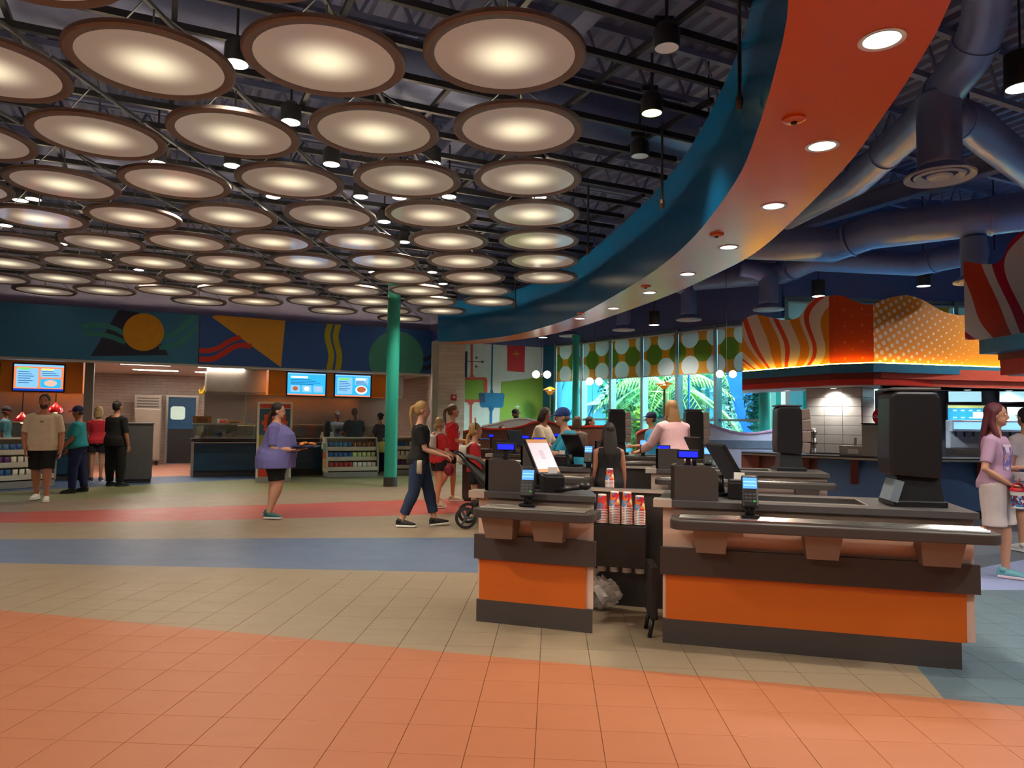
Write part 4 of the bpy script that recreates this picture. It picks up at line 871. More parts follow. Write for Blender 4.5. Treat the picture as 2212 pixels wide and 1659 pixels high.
# ducts high above the lamps
duct([(-11, 3.2, 5.25), (-4, 6.3, 5.25), (2.2, 9.2, 5.25)], .32, 'high round duct crossing above the lamp grid'); duct([(-9.5, 8.5, 5.25), (-3, 11.5, 5.25), (.8, 13.3, 5.25)], .3, 'second high duct crossing above the far lamp rows')
# ================================================================ drinks islands
amber, cream, redo = lin('e8900f'), lin('efdcc6'), lin('dd4518')
def uvmat(name):
    m, nt, b = newmat(name); x, y, z = xyz(nt, coords(nt, 'UV')); b.inputs['Roughness'].default_value = .5; return m, nt, b, x, y
def stripe_mat(name, ca_, cb, u0, v0, k, ph=0):
    m, nt, b, u, v = uvmat(name)
    f = (u - u0 + .12 * (v * 5.0 + u * 2.0 + ph).sin()) / ((v - v0) * .75 + .38) * k + .35 * (v * 2.4 + ph).sin()
    t = (f + 20).fract()
    c = mixc(nt, t.gt(.36), cream, ca_); c = mixc(nt, t.gt(.70), c, cream); c = mixc(nt, t.gt(.84), c, cb)
    nt.links.new(c, b.inputs['Base Color']); return m
def dot_mat(name, u0, u1):
    m, nt, b, u, v = uvmat(name); P = .115; ca, sa = math.cos(.55), math.sin(.55)
    a = ((u * ca + v * sa) / P).fract() - .5; d = ((v * ca - u * sa) / P).fract() - .5
    rr = .40 - ((u - u0) / (u1 - u0)) * .34
    k = (a * a + d * d).sqrt().lt(rr); nt.links.new(mixc(nt, k, amber, cream), b.inputs['Base Color']); return m
def star_mat(name):
    m, nt, b, u, v = uvmat(name)
    def stars(P, ox, oy, s):
        a = (((u + ox) / P).fract() - .5) * P; d = (((v + oy) / P).fract() - .5) * P
        return (a.abs().max(.0025) * d.abs().max(.0025)).lt(s) * (a.abs() + d.abs()).lt(.045)
    k = stars(.27, 0, 0, .00006).max(stars(.27, .15, .11, .00003)); nt.links.new(mixc(nt, k, lin('d84c12'), lin('e8a02a')), b.inputs['Base Color']); return m
def wave_fascia(th, plan, tops, panels, zb, thick=.06, lean=0):
    """plan: [(px, Vector2)], tops: [(px,py)] -> upright board with a wavy top following the plan"""
    def at(px):
        for (a, p), (b, q) in zip(plan, plan[1:]):
            if a <= px <= b or (b, q) == plan[-1] or (px < a and (a, p) == plan[0]):
                r = ray(px, 700); d = q - p; det = r.x * (-d.y) + d.x * r.y; t = (p.x * (-d.y) + d.x * p.y) / det
                return Vector((r.x * t, r.y * t))
    tp = sorted(tops); smp = []
    sp = spline([(a, b, 0) for a, b in tp], 5)
    for q in sp:
        p = at(q.x); r = ray(q.x, q.y); zt = CAMZ + r.z * (p.y / r.y); smp.append((q.x, p, zt))
    L = 0; out = []
    for i, (a, p, zt) in enumerate(smp):
        if i: L += (p - smp[i - 1][1]).length
        out.append((a, p, zt, L))
    j0 = 0
    for nm, x0, x1, mat in panels:
        j1 = max(i for i, o in enumerate(out) if o[0] <= x1 + 1e-3); j1 = min(j1 + 1, len(out) - 1); S = out[j0:j1 + 1]; j0 = j1     # neighbours share a sample
        q = MB(); N = len(S); vs = []
        for back in (0, 1):
            for lvl in (0, .33, .66, 1):
                for a, p, zt, l in S:
                    d = p.normalized() * (thick * back); vs.append((p.x + d.x, p.y + d.y, zb + (zt - zb) * lvl))
        fs = []
        for b in (0, 1):
            for l_ in range(3):
                o_ = (b * 4 + l_) * N
                fs += [(o_ + i, o_ + i + 1, o_ + N + i + 1, o_ + N + i) for i in range(N - 1)]
        fs += [(3 * N + i, 3 * N + i + 1, 7 * N + i + 1, 7 * N + i) for i in range(N - 1)] + [(0, N, 5 * N, 4 * N), (N, 2 * N, 6 * N, 5 * N), (2 * N, 3 * N, 7 * N, 6 * N)]
        q.add(vs, fs); o = q.build(nm, mat, th); me = o.data; ul = me.uv_layers.new(name='UVMap')
        uvs = [(S[i % N][3], vs[i][2]) for i in range(len(vs))]
        for lp in me.loops: ul.data[lp.index].uv = uvs[lp.vertex_index]
    return out
cz = 2.125
canopy = thing('drinks_canopy', 'canopy with wavy orange striped, starred and dotted sign over a blue and red ledge', 'canopy', (0, 0, 0))
P0, P1, P2 = [G(a, b, 2.323).to_2d() for a, b in ((1603, 819), (1793, 806), (1887, 803))]; P3 = G(2230, 797, 2.467).to_2d() + Vector((.8, .1))
blue_l = M('ledge_blue', '2a80a4', .4, var=.04); red_l = M('ledge_red', 'e0321e', .4, var=.05); red_d = M('ledge_darkred', '8a2a18', .5); salmon = M('ledge_salmon', 'd85a42', .45)
back = Vector((2.0, 3.0))
def ledge(pts, inset, z0, z1, mat, nm, th, bk=1.6):
    C_ = sum((p for p in pts), Vector((0, 0))) / len(pts); q = []
    f = [p + p.normalized() * inset for p in pts]; r_ = [p + p.normalized() * bk for p in reversed(pts)]
    return MB().prism([tuple(p) for p in f + r_], z0, z1).build(nm, mat, th)
ledge([P0, P1, P2, P3], 0, 2.323, 2.467, blue_l, 'blue_ledge', canopy)
ledge([P0, P1, P2, P3], .14, 2.22, 2.323, red_d, 'dark_red_band', canopy); ledge([P0, P1, P2, P3], .12, cz, 2.22, red_l, 'red_band', canopy)
ledge([P0, P1, P2, P3], .2, cz - .01, cz, white, 'underside', canopy)
s0 = G(1903, 836, cz).to_2d() * .95; s1 = G(2240, 845, cz).to_2d() * .93; MB().prism([tuple(s0), tuple(s1), tuple(s1 + s1.normalized() * 1.2), tuple(s0 + s0.normalized() * 1.2)], cz - .01, 2.23).build('salmon_box', salmon, canopy); MB().prism([tuple(s0 * .995), tuple(s1 * .995), tuple(s1 + s1.normalized() * 1.2), tuple(s0 + s0.normalized() * 1.2)], 2.23, 2.4).build('salmon_box', salmon, canopy)
c8 = lambda x, y: (1580 + x / 3.456, 480 + y / 3.456)
tops = [c8(*q) for q in ((80, 745), (110, 715), (180, 690), (290, 710), (400, 730), (490, 715), (540, 660), (590, 595), (650, 560), (780, 545), (850, 555), (920, 590), (1000, 612), (1060, 612), (1150, 575), (1250, 550), (1330, 548), (1420, 575), (1500, 620), (1580, 665), (1680, 690), (1750, 692), (1850, 670), (1970, 648), (2150, 640))]
plan = [(a, p + p.normalized() * .14) for a, p in ((1603, P0), (1793, P1), (1887, P2), (2260, P3))]
wo = wave_fascia(canopy, plan, tops, [('striped_panel', 1600, 1790, stripe_mat('wave_stripes', amber, redo, 1.2, 2.2, 1.5)), ('starred_panel', 1791, 1884, star_mat('wave_stars')), ('dotted_panel', 1885, 2300, dot_mat('wave_dots', 2.3, 4.7))], 2.467)
led = M('led_strip', 'ffd070', emit=80, ecol='ffb838')
q = MB()
for (a, p, zt, l), (a2, p2, z2, l2) in zip(wo[1:-1], wo[2:]):
    n0 = p.normalized() * .035; q.add([(p.x - n0.x, p.y - n0.y, 2.469), (p2.x - n0.x, p2.y - n0.y, 2.469), (p2.x - n0.x * .5, p2.y - n0.y * .5, 2.487), (p.x - n0.x * .5, p.y - n0.y * .5, 2.487)], [(0, 1, 2, 3)])
q.build('led_strip', led, canopy)
can2 = thing('drinks_canopy', 'canopy with red and cream striped wave sign at the edge of the drinks area', 'canopy', (0, 0, 0))
Q0 = G(2115, 735, 2.58).to_2d(); Q1 = Vector((Q0.x + .05, 6.6)); Q2 = Vector((10.5, 6.6)); Q3 = Vector((10.5, Q0.y + .3))
def poly2(ins, z0, z1, mat, nm): MB().prism([(Q0.x + ins, Q0.y - ins * .3), (Q1.x + ins, Q1.y + ins), (Q2.x, Q2.y + ins), (Q3.x, Q3.y)], z0, z1).build(nm, mat, can2)
poly2(0, 2.4, 2.58, blue_l, 'blue_ledge'); poly2(.2, 2.32, 2.4, red_d, 'dark_red_band'); poly2(.22, cz, 2.32, red_l, 'red_band'); poly2(.3, cz - .012, cz, white, 'underside')
tops2 = [c8(*q) for q in ((1742, 288), (1800, 300), (1900, 312), (1990, 305), (2050, 240), (2080, 170), (2130, 110), (2190, 72), (2300, 60), (2420, 120), (2560, 160), (2700, 120))]
wave_fascia(can2, [(2083, Vector((Q0.x - .05, Q0.y - .12))), (2400, Vector((10.4, 8.3)))], tops2, [('striped_panel', 2080, 2500, stripe_mat('wave_stripes_red', lin('e2481c'), lin('c81a34'), 1.5, 2.0, 1.5, 1.2))], 2.58)
MB().b2(8.2, 8.6, 7.2, 9.0, 0, cz).build('support_wall', M('support_grey', '8a8478', .5), can2)
# downlights added under the canopy to brighten the drinks counter
for px, py in ((1700, 842), (1800, 836), (1960, 838), (2090, 840), (2180, 842)):
    p = G(px, py, cz - .012); p = p + Vector((p.x, p.y, 0)).normalized() * .2; th = thing('canopy_fill_light', 'small round downlight added under the canopy to brighten the drinks counter', 'downlight', p, 0, 'downlights added under the drinks canopy')
    MB().rings([(.06, 0), (.06, -.012), (.045, -.012)], 16).build('trim_ring', trimw, th, smooth=True); MB().rings([(.045, -.013), (.01, -.0135)], 16).build('lens', M('can_lens', 'ffffff', .3, emit=2.5, ecol='fff8ec'), th); spot((0, 0, -.05), 42, 2.6, .8, col=(1, .96, .9), parent=th)
# ---- drinks counter
isl = thing('drinks_counter', 'slate blue and maroon drinks counter with dark worktop under the wavy canopy', 'counter', (0, 0, 0))
A_, B_, C_, D_ = Vector((4.15, 13.05)), Vector((5.08, 12.0)), Vector((5.97, 11.3)), Vector((9.45, 11.4))
FR = [A_, B_, C_, D_]
def strip(pts, ins, bk, z0, z1, mat, nm): MB().prism([tuple(p + p.normalized() * ins) for p in pts] + [tuple(p + p.normalized() * bk) for p in reversed(pts)], z0, z1).build(nm, mat, isl)
strip(FR, 0, .75, .9, .96, M('dark_worktop'), 'worktop'); strip(FR, -.012, .0, .91, .94, steel, 'edge_strip')
cols = ('8a5450', '5a7aa4', '4a6c98')
for i in range(3): strip([FR[i], FR[i + 1]], .28, .75, .12, .9, M('isl_' + cols[i], cols[i], .5, var=.15, scale=1.2), 'front_panel'); strip([FR[i], FR[i + 1]], .33, .7, 0, .12, M('isl_toe', '1d2c3c', .5), 'toe_kick')
for t_, sg in ((.2, 0), (.85, 0), (.5, 1), (.12, 2), (.4, 2)):
    p = FR[sg].lerp(FR[sg + 1], t_); d = p.normalized(); s_ = Vector((d.y, -d.x)) * .06
    q = MB(); q.add([(*(p + d * .06 - s_), .9), (*(p + d * .06 + s_), .9), (*(p + d * .29 + s_), .9), (*(p + d * .29 - s_), .9), (*(p + d * .27 - s_), .5), (*(p + d * .27 + s_), .5), (*(p + d * .29 + s_), .5), (*(p + d * .29 - s_), .5)], [(0, 1, 2, 3), (4, 5, 1, 0), (5, 6, 2, 1), (6, 7, 3, 2), (7, 4, 0, 3), (7, 6, 5, 4)]); q.build('bracket', M('bracket_rust', '7a3528', .5), isl)
# tiled pier with every tile built
pl, pm, pr_ = atY(1742, 900, 12.95), atY(1862, 900, 12.3), atY(1888, 900, 12.75)
grout = M('grout_pale', '8a8884', .8); tilem = M('pier_big_tile', 'd0ccc4', .25, var=.08)
pier = tag(MB().prism([(pl.x, pl.y), (pm.x, pm.y), (pr_.x, pr_.y), (pr_.x - .2, pr_.y + .6), (pl.x + .3, pl.y + .6)], .0, cz).build('wall_drinks_pier', grout), kind='structure')
def tiles(p, q, z0, z1, nx, nz):
    d = (q - p).to_2d(); L = d.length; rz = math.atan2(d.y, d.x); w, h = L / nx, (z1 - z0) / nz; me = MB().b2(-w / 2 + .004, w / 2 - .004, -.012, .002, -h / 2 + .004, h / 2 - .004).mesh('tile', tilem, bevel=.002)
    for i in range(nx):
        for j in range(nz): c = Vector((p.x, p.y)) + d * ((i + .5) / nx); link('tile', me, pier, (c.x, c.y, z0 + h * (j + .5)), rz)
tiles(pl, pm, .97, cz - .015, 3, 7); tiles(pm, pr_, .97, cz - .015, 1, 7)
# machines along the drinks counter
bk = tag(MB().prism([tuple(atY(1890, 900, 13.5).to_2d()), tuple(atY(2300, 900, 12.6).to_2d()), tuple(atY(2300, 900, 12.8).to_2d()), tuple(atY(1890, 900, 13.7).to_2d())], 0, cz).build('wall_drinks_back', M('back_dark', '2a2c34', .6)), kind='structure')
FD = Frame(atY(1890, 900, 13.42).to_2d(), (atY(2300, 900, 12.52) - atY(1890, 900, 13.42)).to_2d())
def lit(px0, px1, py0, py1, col, e, nm, label, cat, art=None):
    a, zb_ = FD.px(px0, py1, 0); b, zt_ = FD.px(px1, py0, 0); th = thing(nm, label, cat, FD.w((a + b) / 2, -.02, (zb_ + zt_) / 2), FD.rz); w, h = b - a, zt_ - zb_
    MB().b2(-w / 2 - .02, w / 2 + .02, -.02, .05, -h / 2 - .02, h / 2 + .02).build('case', M('bezel_black'), th); MB().b2(-w / 2, w / 2, -.025, -.019, -h / 2, h / 2).build('lit_panel', M('lit_' + col, col, .3, emit=e, ecol=col, var=.25, scale=2), th)
    if art: art(th, w, h)
    return th
def art(th, w, h):
    for r_ in range(3):
        for k in range(5): MB().b2(-w / 2 + .08 + k * w * .19, -w / 2 + .08 + k * w * .19 + w * .09, -.03, -.026, h * (.28 - r_ * .3) - .012, h * (.28 - r_ * .3) + .012).build('text_line', M('screen_pale', '8cc4f0'), th)
    MB().b2(w * .1, w * .4, -.034, -.03, -h * .05, h * .22).build('price_label', M('screen_white', 'f4f4f4'), th); MB().b2(-w / 2, w / 2, -.031, -.027, h * .38, h / 2).build('top_border', M('lit_olive', '9aa86a', emit=.5), th)
lit(2047, 2136, 876, 926, '1c7aa0', .7, 'drinks_menu', 'blue patterned drinks menu panel above the dispensers', 'sign', art)
for a, b, y0, y1, lb in ((2048, 2118, 846, 868, 'pale lit overhead panel above the blue drinks menu'), (2158, 2230, 846, 868, 'pale blue lit overhead panel above the woman with red hair'), (1940, 2012, 843, 862, 'pale lit overhead panel above the tall black tower')): lit(a, b, y0, y1, '9fd0dc', .9, 'light_box', lb, 'light box')
lit(2175, 2240, 880, 925, 'a8c8d8', .6, 'light_box', 'pale lit side panel beside the person at the drinks counter', 'light box')
for k, (a, b, lb) in enumerate(((2054, 2118, 'white drinks dispenser below the blue menu panel'), (2128, 2200, 'white drinks dispenser behind the woman with red hair'))):
    s_, _ = FD.px((a + b) / 2, 950, -.4); th = thing('drinks_dispenser', lb, 'dispenser', FD.w(s_, -.75, .96), FD.rz); w = .55
    MB().b2(-w / 2, w / 2, .0, .5, 0, .12).build('drip_base', steel, th); MB().b2(-w / 2, w / 2, .25, .5, .12, .62).build('body', M('disp_white', 'b8cce0', .3), th, bevel=.02); MB().b2(-w / 2, w / 2, .08, .3, .42, .62).build('head', M('disp_white'), th, bevel=.02)
    for i in range(4): MB().cyl((-.2 + i * .133, .16, .42), (-.2 + i * .133, .16, .33), .016).build('tap', black, th)
    MB().b2(-w / 2 + .03, w / 2 - .03, .075, .08, .46, .58).build('label_strip', M('screen_pale', '8cc4f0'), th)
def on_isl(px, py): return G(px, py, .96)
p = on_isl(1752, 980); p = p + p.normalized() * .25; p.z = .96; th = thing('cup_caddy', 'black wire caddy stacked with white cups and lids beside the tiled pier', 'caddy', p, -.8)
for z in (0, .18, .36): MB().b2(-.1, .1, -.1, .1, z, z + .012).build('shelf', black, th)
for sx in (-.095, .095):
    for sy in (-.095, .095): MB().b2(sx - .006, sx + .006, sy - .006, sy + .006, 0, .4).build('post', black, th)
for zi, z in enumerate((.013, .193, .373)):
    for sx in (-.045, .045):
        d = Vector((sx, 0, z)); d.rotate(Matrix.Rotation(-.8, 3, 'Z')); t_ = thing('lid_stack', 'stack of white cup lids on the black wire caddy', 'lids', p + d, 0, 'white lid stacks on the wire caddy')
        for k in range(3): MB().rings([(.04, k * .025), (.042, k * .025 + .004), (.035, k * .025 + .022)], 14).build('lid', M('lid_white', 'e4e0d8', .4), t_, smooth=True)
p = on_isl(1848, 986); p = p + p.normalized() * .2; p.z = .96; th = thing('napkin_box', 'low shiny steel napkin box on the drinks counter', 'napkin box', p, -.75); MB().b2(-.22, .22, -.12, .12, 0, .17).build('case', steel, th, bevel=.01); MB().b2(-.08, .08, -.125, -.12, .04, .12).build('opening', M('lid_white', 'e4e0d8'), th); MB().cyl((0, 0, .17), (0, 0, .3), .02).build('push_tap', steel, th)
p = on_isl(1892, 988); p = p + p.normalized() * .25; p.z = .96; th = thing('water_dispenser', 'upright steel dispenser box beside the napkin box', 'dispenser', p, -.6); MB().b2(-.17, .17, -.2, .2, 0, .52).build('case', M('disp_steel', '9a9894', .35, .7), th, bevel=.015); MB().b2(-.18, .18, -.21, .21, .52, .54).build('lid', black, th); MB().b2(.05, .12, -.206, -.2, .02, .06).build('label', M('lid_white'), th)
p = atY(1907, 900, 12.0); th = thing('round_sign', 'round red sign with white script hanging beside the tall black tower', 'sign', p, -.35)
MB().prism(circle_pts((0, 0), .155, .16, 36), -.015, .015, axis='y').build('disc', M('sign_red', 'd0141c', .35), th)
def text(body, size, mat, parent, loc, rot=(math.pi / 2, 0, 0), shear=0, name='lettering'):
    c = bpy.data.curves.new('t', 'FONT'); c.body = body; c.size = size; c.align_x = 'CENTER'; c.align_y = 'CENTER'; c.extrude = .001; c.shear = shear
    o = bpy.data.objects.new('t', c); COL.objects.link(o); dg = bpy.context.evaluated_depsgraph_get(); me = bpy.data.meshes.new_from_object(o.evaluated_get(dg)); bpy.data.objects.remove(o)
    me.materials.clear(); me.materials.append(mat); r_ = link(name, me, parent, loc, rot=rot); return r_
text('Coca-Cola', .07, M('sign_white', 'f2ece4', .5), th, (0, -.018, 0), shear=.35)
MB().b2(-.01, .01, .015, .04, .17, cz - p.z).build('hanger', steel, th)
# ================================================================ low wavy partition walls
def wavy(label, tops_px, dep, mats, band=None, nm='wavy_partition', zb=0):
    pts = spline([(a, b, 0) for a, b in tops_px], 5); P = []
    for q in pts:
        dd = dep(q.x); w_ = atY(q.x, q.y, dd); P.append(w_)
    th = thing(nm, label, 'partition', (P[0].x, P[0].y, 0)); o_ = Vector((P[0].x, P[0].y, 0)); N = len(P)
    def slab(z_lo, z_hi, mat, nm2, off, thk):
        q = MB(); n = Vector((0, 1, 0)); vs = []
        for b in (off, off + thk):
            for f_ in (z_lo, z_hi): vs += [tuple(p - o_ + n * b + Vector((0, 0, -p.z + f_(p.z)))) for p in P]
        q.add(vs, [(i, i + 1, N + i + 1, N + i) for i in range(N - 1)] + [(2 * N + i, 3 * N + i, 3 * N + i + 1, 2 * N + i + 1) for i in range(N - 1)] + [(N + i, N + i + 1, 3 * N + i + 1, 3 * N + i) for i in range(N - 1)] + [(i, 2 * N + i, 2 * N + i + 1, i + 1) for i in range(N - 1)] + [(0, N, 3 * N, 2 * N), (N - 1, 3 * N - 1, 4 * N - 1, 2 * N - 1)])
        q.build(nm2, mat, th)
    slab(lambda z: 0, lambda z: z, mats[0], 'panel', 0, .12); slab(lambda z: z, lambda z: z + .035, mats[1], 'cap', -.02, .16)
    if band: slab(lambda z: band[0], lambda z: band[1], band[2], 'band', -.012, .01)
wavy('brown low wavy partition wall with a thin red cap behind the checkout counters', [(1000, 935), (1035, 927), (1060, 929), (1100, 928), (1130, 922), (1150, 915), (1180, 912), (1200, 916), (1215, 922), (1260, 923), (1330, 922)], lambda a: 14.4 - (a - 1000) * .002, (M('partition_brown', '6a4a3c', .5), M('cap_red', 'b83220', .4)))
wavy('pale grey wavy partition wall in front of the mural', [(1040, 922), (1070, 916), (1100, 908), (1130, 905), (1150, 908), (1175, 914)], lambda a: 17.6, (M('partition_pale', 'a8aab0', .5), M('cap_white', 'd0d0d0', .4)))
wavy('brown low partition wall with red cap behind the cap wearing cashier', [(1375, 940), (1390, 932), (1420, 928), (1450, 931), (1480, 936)], lambda a: 14.0, (M('partition_brown'), M('cap_red')))
wavy('light blue low wavy partition wall with a lilac cap before the garden windows', [(1520, 914), (1545, 922), (1570, 931), (1600, 937), (1630, 938), (1660, 934), (1690, 927), (1725, 920), (1760, 918)], lambda a: 14.35, (lowm, M('cap_lilac', 'b89ac8', .4)), (.98, 1.14, M('band_blue', '64809e', .5)))
# ================================================================ checkout counters
beige = M('laminate_beige', 'd0b6a6', .5, var=.04); grey = M('laminate_grey', '3e3836', .45, var=.12, scale=4, sc3=(1, 4, 14)); orangep = M('panel_orange', 'c25c10', .45, var=.05); taupe = M('laminate_taupe_shaded', '86746a', .5); top_m = M('worktop_grey', '4c4848', .35, var=.06); edge_m = M('edge_steel', 'cfc4b8', .3, .5); rib_m = M('rib_steel', 'c8c4be', .18, 1)  # taupe of the rail brackets has their shading put into the colour
def tray_rail(x0, x1, th, rl=.0, rr=.0):
    w = x1 - x0; cx = (x0 + x1) / 2
    P = [(a + cx, b - .17) for a, b in roundrect(w, .3, .09, 6, (0, 0, rl, rr))]
    MB().prism(P, .79, .85).build('tray_rail', M('rail_dark', '3a3432', .45, var=.1), th, bevel=.008)
    for k in range(4): MB().cyl((x0 + .06, -.09 - k * .055, .856), (x1 - .06, -.09 - k * .055, .856), .011, 8).build('rail_rib', rib_m, th, smooth=True)
def partition(th, x0, x1, y, z0=.94, h=.23, back=.5):
    w = x1 - x0; P = [(a + (x0 + x1) / 2, b + z0 + h / 2) for a, b in roundrect(w, h, .07, 6, (1, 0, 0, 0))]
    MB().prism(P, y, y + .025, axis='y').build('front_screen', grey, th)
    MB().prism([(y, z0), (y + back, z0), (y + back, z0 + h * .7), (y + back * .6, z0 + h), (y, z0 + h)], x0, x0 + .025, axis='x').build('side_screen', grey, th)
def station(label, loc, rz, W, brackets, wells, group=None, rl=1, rr=1, part=(.05, .36), skew=0):
    th = thing('checkout_counter', label, 'counter', loc, rz, group); D = .72
    MB().prism([(0, 0), (W - (.08 if not skew else 0), 0), (W - .08 - skew, D - .05), (0, D - .05)], 0, .16).build('toe_base', grey, th)
    MB().prism([(0, .02), (W, .02), (W - skew, D), (0, D)], .16, .9).build('body', beige, th)
    MB().b2(.02, W - .05, .0, .02, .16, .46).build('orange_panel', orangep, th)
    MB().b2(-.015, W + .02, -.025, .02, .455, .63).build('grey_band', grey, th)
    tray_rail(.06, W + .06, th, rl, rr)
    for a, b in brackets:
        c = (a + b) / 2; MB().box((c, -.1, .71), (b - a, .2, .16), taper=(.82, .55)).build('rail_bracket', taupe, th)
    # worktop with open wells
    xs = sorted({-.03, W + .02} | {v for w_ in wells for v in w_[:2]}); y0, y1 = -.03, D + .02
    for a, b in zip(xs, xs[1:]):
        wl = [w_ for w_ in wells if abs(w_[0] - a) < 1e-6 and abs(w_[1] - b) < 1e-6]
        if wl:
            w_ = wl[0]; MB().b2(a, b, y0, w_[2], .9, .94).build('worktop', top_m, th); MB().b2(a, b, w_[3], y1, .9, .94).build('worktop', top_m, th)
            MB().b2(a, b, w_[2], w_[3], .902, .908).build('well_floor', M('well_dark', '17161a', .6), th)
            MB().b2(a - .006, b + .006, w_[2] - .006, w_[2], .936, .944).b2(a - .006, b + .006, w_[3], w_[3] + .006, .936, .944).b2(a - .006, a, w_[2], w_[3], .936, .944).b2(b, b + .006, w_[2], w_[3], .936, .944).build('well_trim', edge_m, th)
        elif skew and b > W: MB().prism([(a, y0), (b, y0), (b - .02, .1), (max(a + .01, b - skew - .04), y1), (a, y1)], .9, .94).build('worktop', top_m, th)
        else: MB().b2(a, b, y0, y1, .9, .94).build('worktop', top_m, th)
    MB().b2(-.06, .06, -.035, .1, .895, .946).build('end_cap', edge_m, th)
    partition(th, part[0], part[1], .04)
    return th
RO_ = (1.02, 4.87); RR = math.radians(-15.5)
wellsR = [(.62, 1.28, .14, .56)]
r1 = station('wide checkout counter with orange panel, three rail brackets and long tray rail', (*RO_, 0), RR, 1.84, [(.2, .42), (.86, 1.08), (1.5, 1.74)], wellsR)
LO_ = (-.24, 5.33); LR = math.radians(-18.5)
l1 = station('short checkout counter with orange panel and two rail brackets by the cup dispenser', (*LO_, 0), LR, .86, [(.1, .34), (.46, .7)], [(.5, .64, .3, .6)], part=(.04, .32), skew=.2)
TR, TL_ = (.56, 3.3), (.3, 3.05)
for k, lb in ((1, 'wide checkout counter in the second row carrying a black dispenser tower'), (2, 'wide checkout counter in the third row in front of the woman in pink')):
    copy_tree(r1, (RO_[0] + (TR[0] * k if k == 1 else .25), RO_[1] + TR[1] * k, 0), RR, None, lb)
for k, lb in ((1, 'short checkout counter in the second row before the cashier in teal'), (2, 'short checkout counter in the third row beside the dark haired woman')):
    copy_tree(l1, (LO_[0] + (TL_[0] * k if k == 1 else -.1), LO_[1] + TL_[1] * k, 0), LR, None, lb)
def rloc(x, y, z, k=0): v = Vector((x, y, 0)); v.rotate(Matrix.Rotation(RR, 3, 'Z')); return Vector((RO_[0] + (0, TR[0], .25)[k] + v.x, RO_[1] + TR[1] * k + v.y, z))
def lloc(x, y, z, k=0): v = Vector((x, y, 0)); v.rotate(Matrix.Rotation(LR, 3, 'Z')); return Vector((LO_[0] + (0, TL_[0], -.1)[k] + v.x, LO_[1] + TL_[1] * k + v.y, z))
# dark back panels between the two counters
for k, (px0, px1, lb) in enumerate((((.5, 5.95), (1.45, 5.66), 'dark grey back panel with cup dispenser between the two front counters'), ((.95, 9.0), (2.0, 8.75), 'dark grey back panel behind the second row of counters'))):
    a, b = Vector(px0), Vector(px1); d = b - a; th = thing('back_panel', lb, 'panel', (*((a + b) / 2), 0), math.atan2(d.y, d.x)); w = d.length
    MB().b2(-w / 2, w / 2, 0, .04, 0, .9).build('board', M('panel_dark', '2e2a29', .5, var=.1), th); MB().b2(-w / 2, w / 2, -.02, .06, .9, .925).build('top_rail', top_m, th); MB().b2(-w / 2, w / 2, -.024, -.02, .9, .925).build('rail_edge', edge_m, th)
# cup dispenser with nested cups
cbx = atY(1343, 1180, 5.72); cr = math.atan2(-.29, .95); cd = thing('cup_dispenser', 'black wall cup dispenser with four cup tubes on the dark back panel', 'dispenser', (cbx.x, cbx.y, 0), cr)
MB().b2(-.2, .2, -.11, .0, .34, .66).build('housing', M('disp_black', '1f1c1c', .4), cd, bevel=.005); MB().b2(-.19, .19, -.1, .0, .66, .672).build('top_plate', black, cd)
for i in range(4): MB().rings([(.036, .3), (.038, .34)], 14, (-.145 + i * .097, -.06, 0)).build('tube_end', M('tube_pale', 'b0a8a0', .4), cd, smooth=True)
def cup_print(name, c1_, c2_, c3):
    m, nt, b = newmat(name); x, y, z = xyz(nt, coords(nt)); v = nt.nodes.new('ShaderNodeTexVoronoi'); v.inputs['Scale'].default_value = 42; nt.links.new(coords(nt), v.inputs['Vector'])
    h = xyz(nt, v.outputs['Color']); c = mixc(nt, h[0].gt(.45), lin(c1_), lin(c2_)); c = mixc(nt, h[1].gt(.72), c, lin(c3)); c = mixc(nt, h[2].gt(.85), c, lin('3f8ac8')); c = mixc(nt, (z.lt(.006)).max(z.gt(.112)), c, lin('ece4da')); nt.links.new(c, b.inputs['Base Color']); b.inputs['Roughness'].default_value = .4; return m
cpA = cup_print('cup_print', 'b81f3a', 'd8741f', 'e8d8a0'); cpB = cup_print('cup_print_red', 'c02018', 'c03a28', 'd86a3a')
def cup_mesh(m): return MB().rings([(.044, 0), (.046, .003), (.044, .006), (.032, .12), (.03, .118), (.029, .114), (.002, .114)], 20, cap=False).mesh('cup', m, smooth=True)
cme, cmB = cup_mesh(cpA), cup_mesh(cpB)
def cup_stack(base, n, me, what, group, step=.0125, sc=1):
    for i in range(n):
        z = i * step * sc; o = link('paper_cup', me, None, base + Vector((0, 0, z))); o.scale = (sc,) * 3
        tag(o, 'topmost upside down printed paper cup of the %s' % what if i == n - 1 else 'nested upside down paper cup in the %s' % what, 'cup', group)
v_ = Matrix.Rotation(cr, 3, 'Z')
for i, (n_, me, wh) in enumerate(((9, cmB, 'red cup stack'), (11, cme, 'taller cup stack beside the red one'), (11, cme, 'cup stack beside the last stack'), (9, cme, 'cup stack next to the wide counter'))):
    cup_stack(Vector((cbx.x, cbx.y, .672)) + v_ @ Vector((-.145 + i * .097, -.06, 0)), n_, me, wh, 'nested cups in the cup dispenser')
b2_ = atY(1317, 1058, 7.2); th = thing('cup_tube', 'small grey cup tube stand in the second row', 'stand', (b2_.x, b2_.y, 0)); MB().b2(-.07, .07, -.07, .07, 0, .72).build('stand', grey, th); MB().rings([(.055, .72), (.055, .78)], 16).build('collar', steel, th)
cup_stack(Vector((b2_.x, b2_.y, .78)), 9, cme, 'stack on the grey tube stand', 'nested cups on the grey stand')
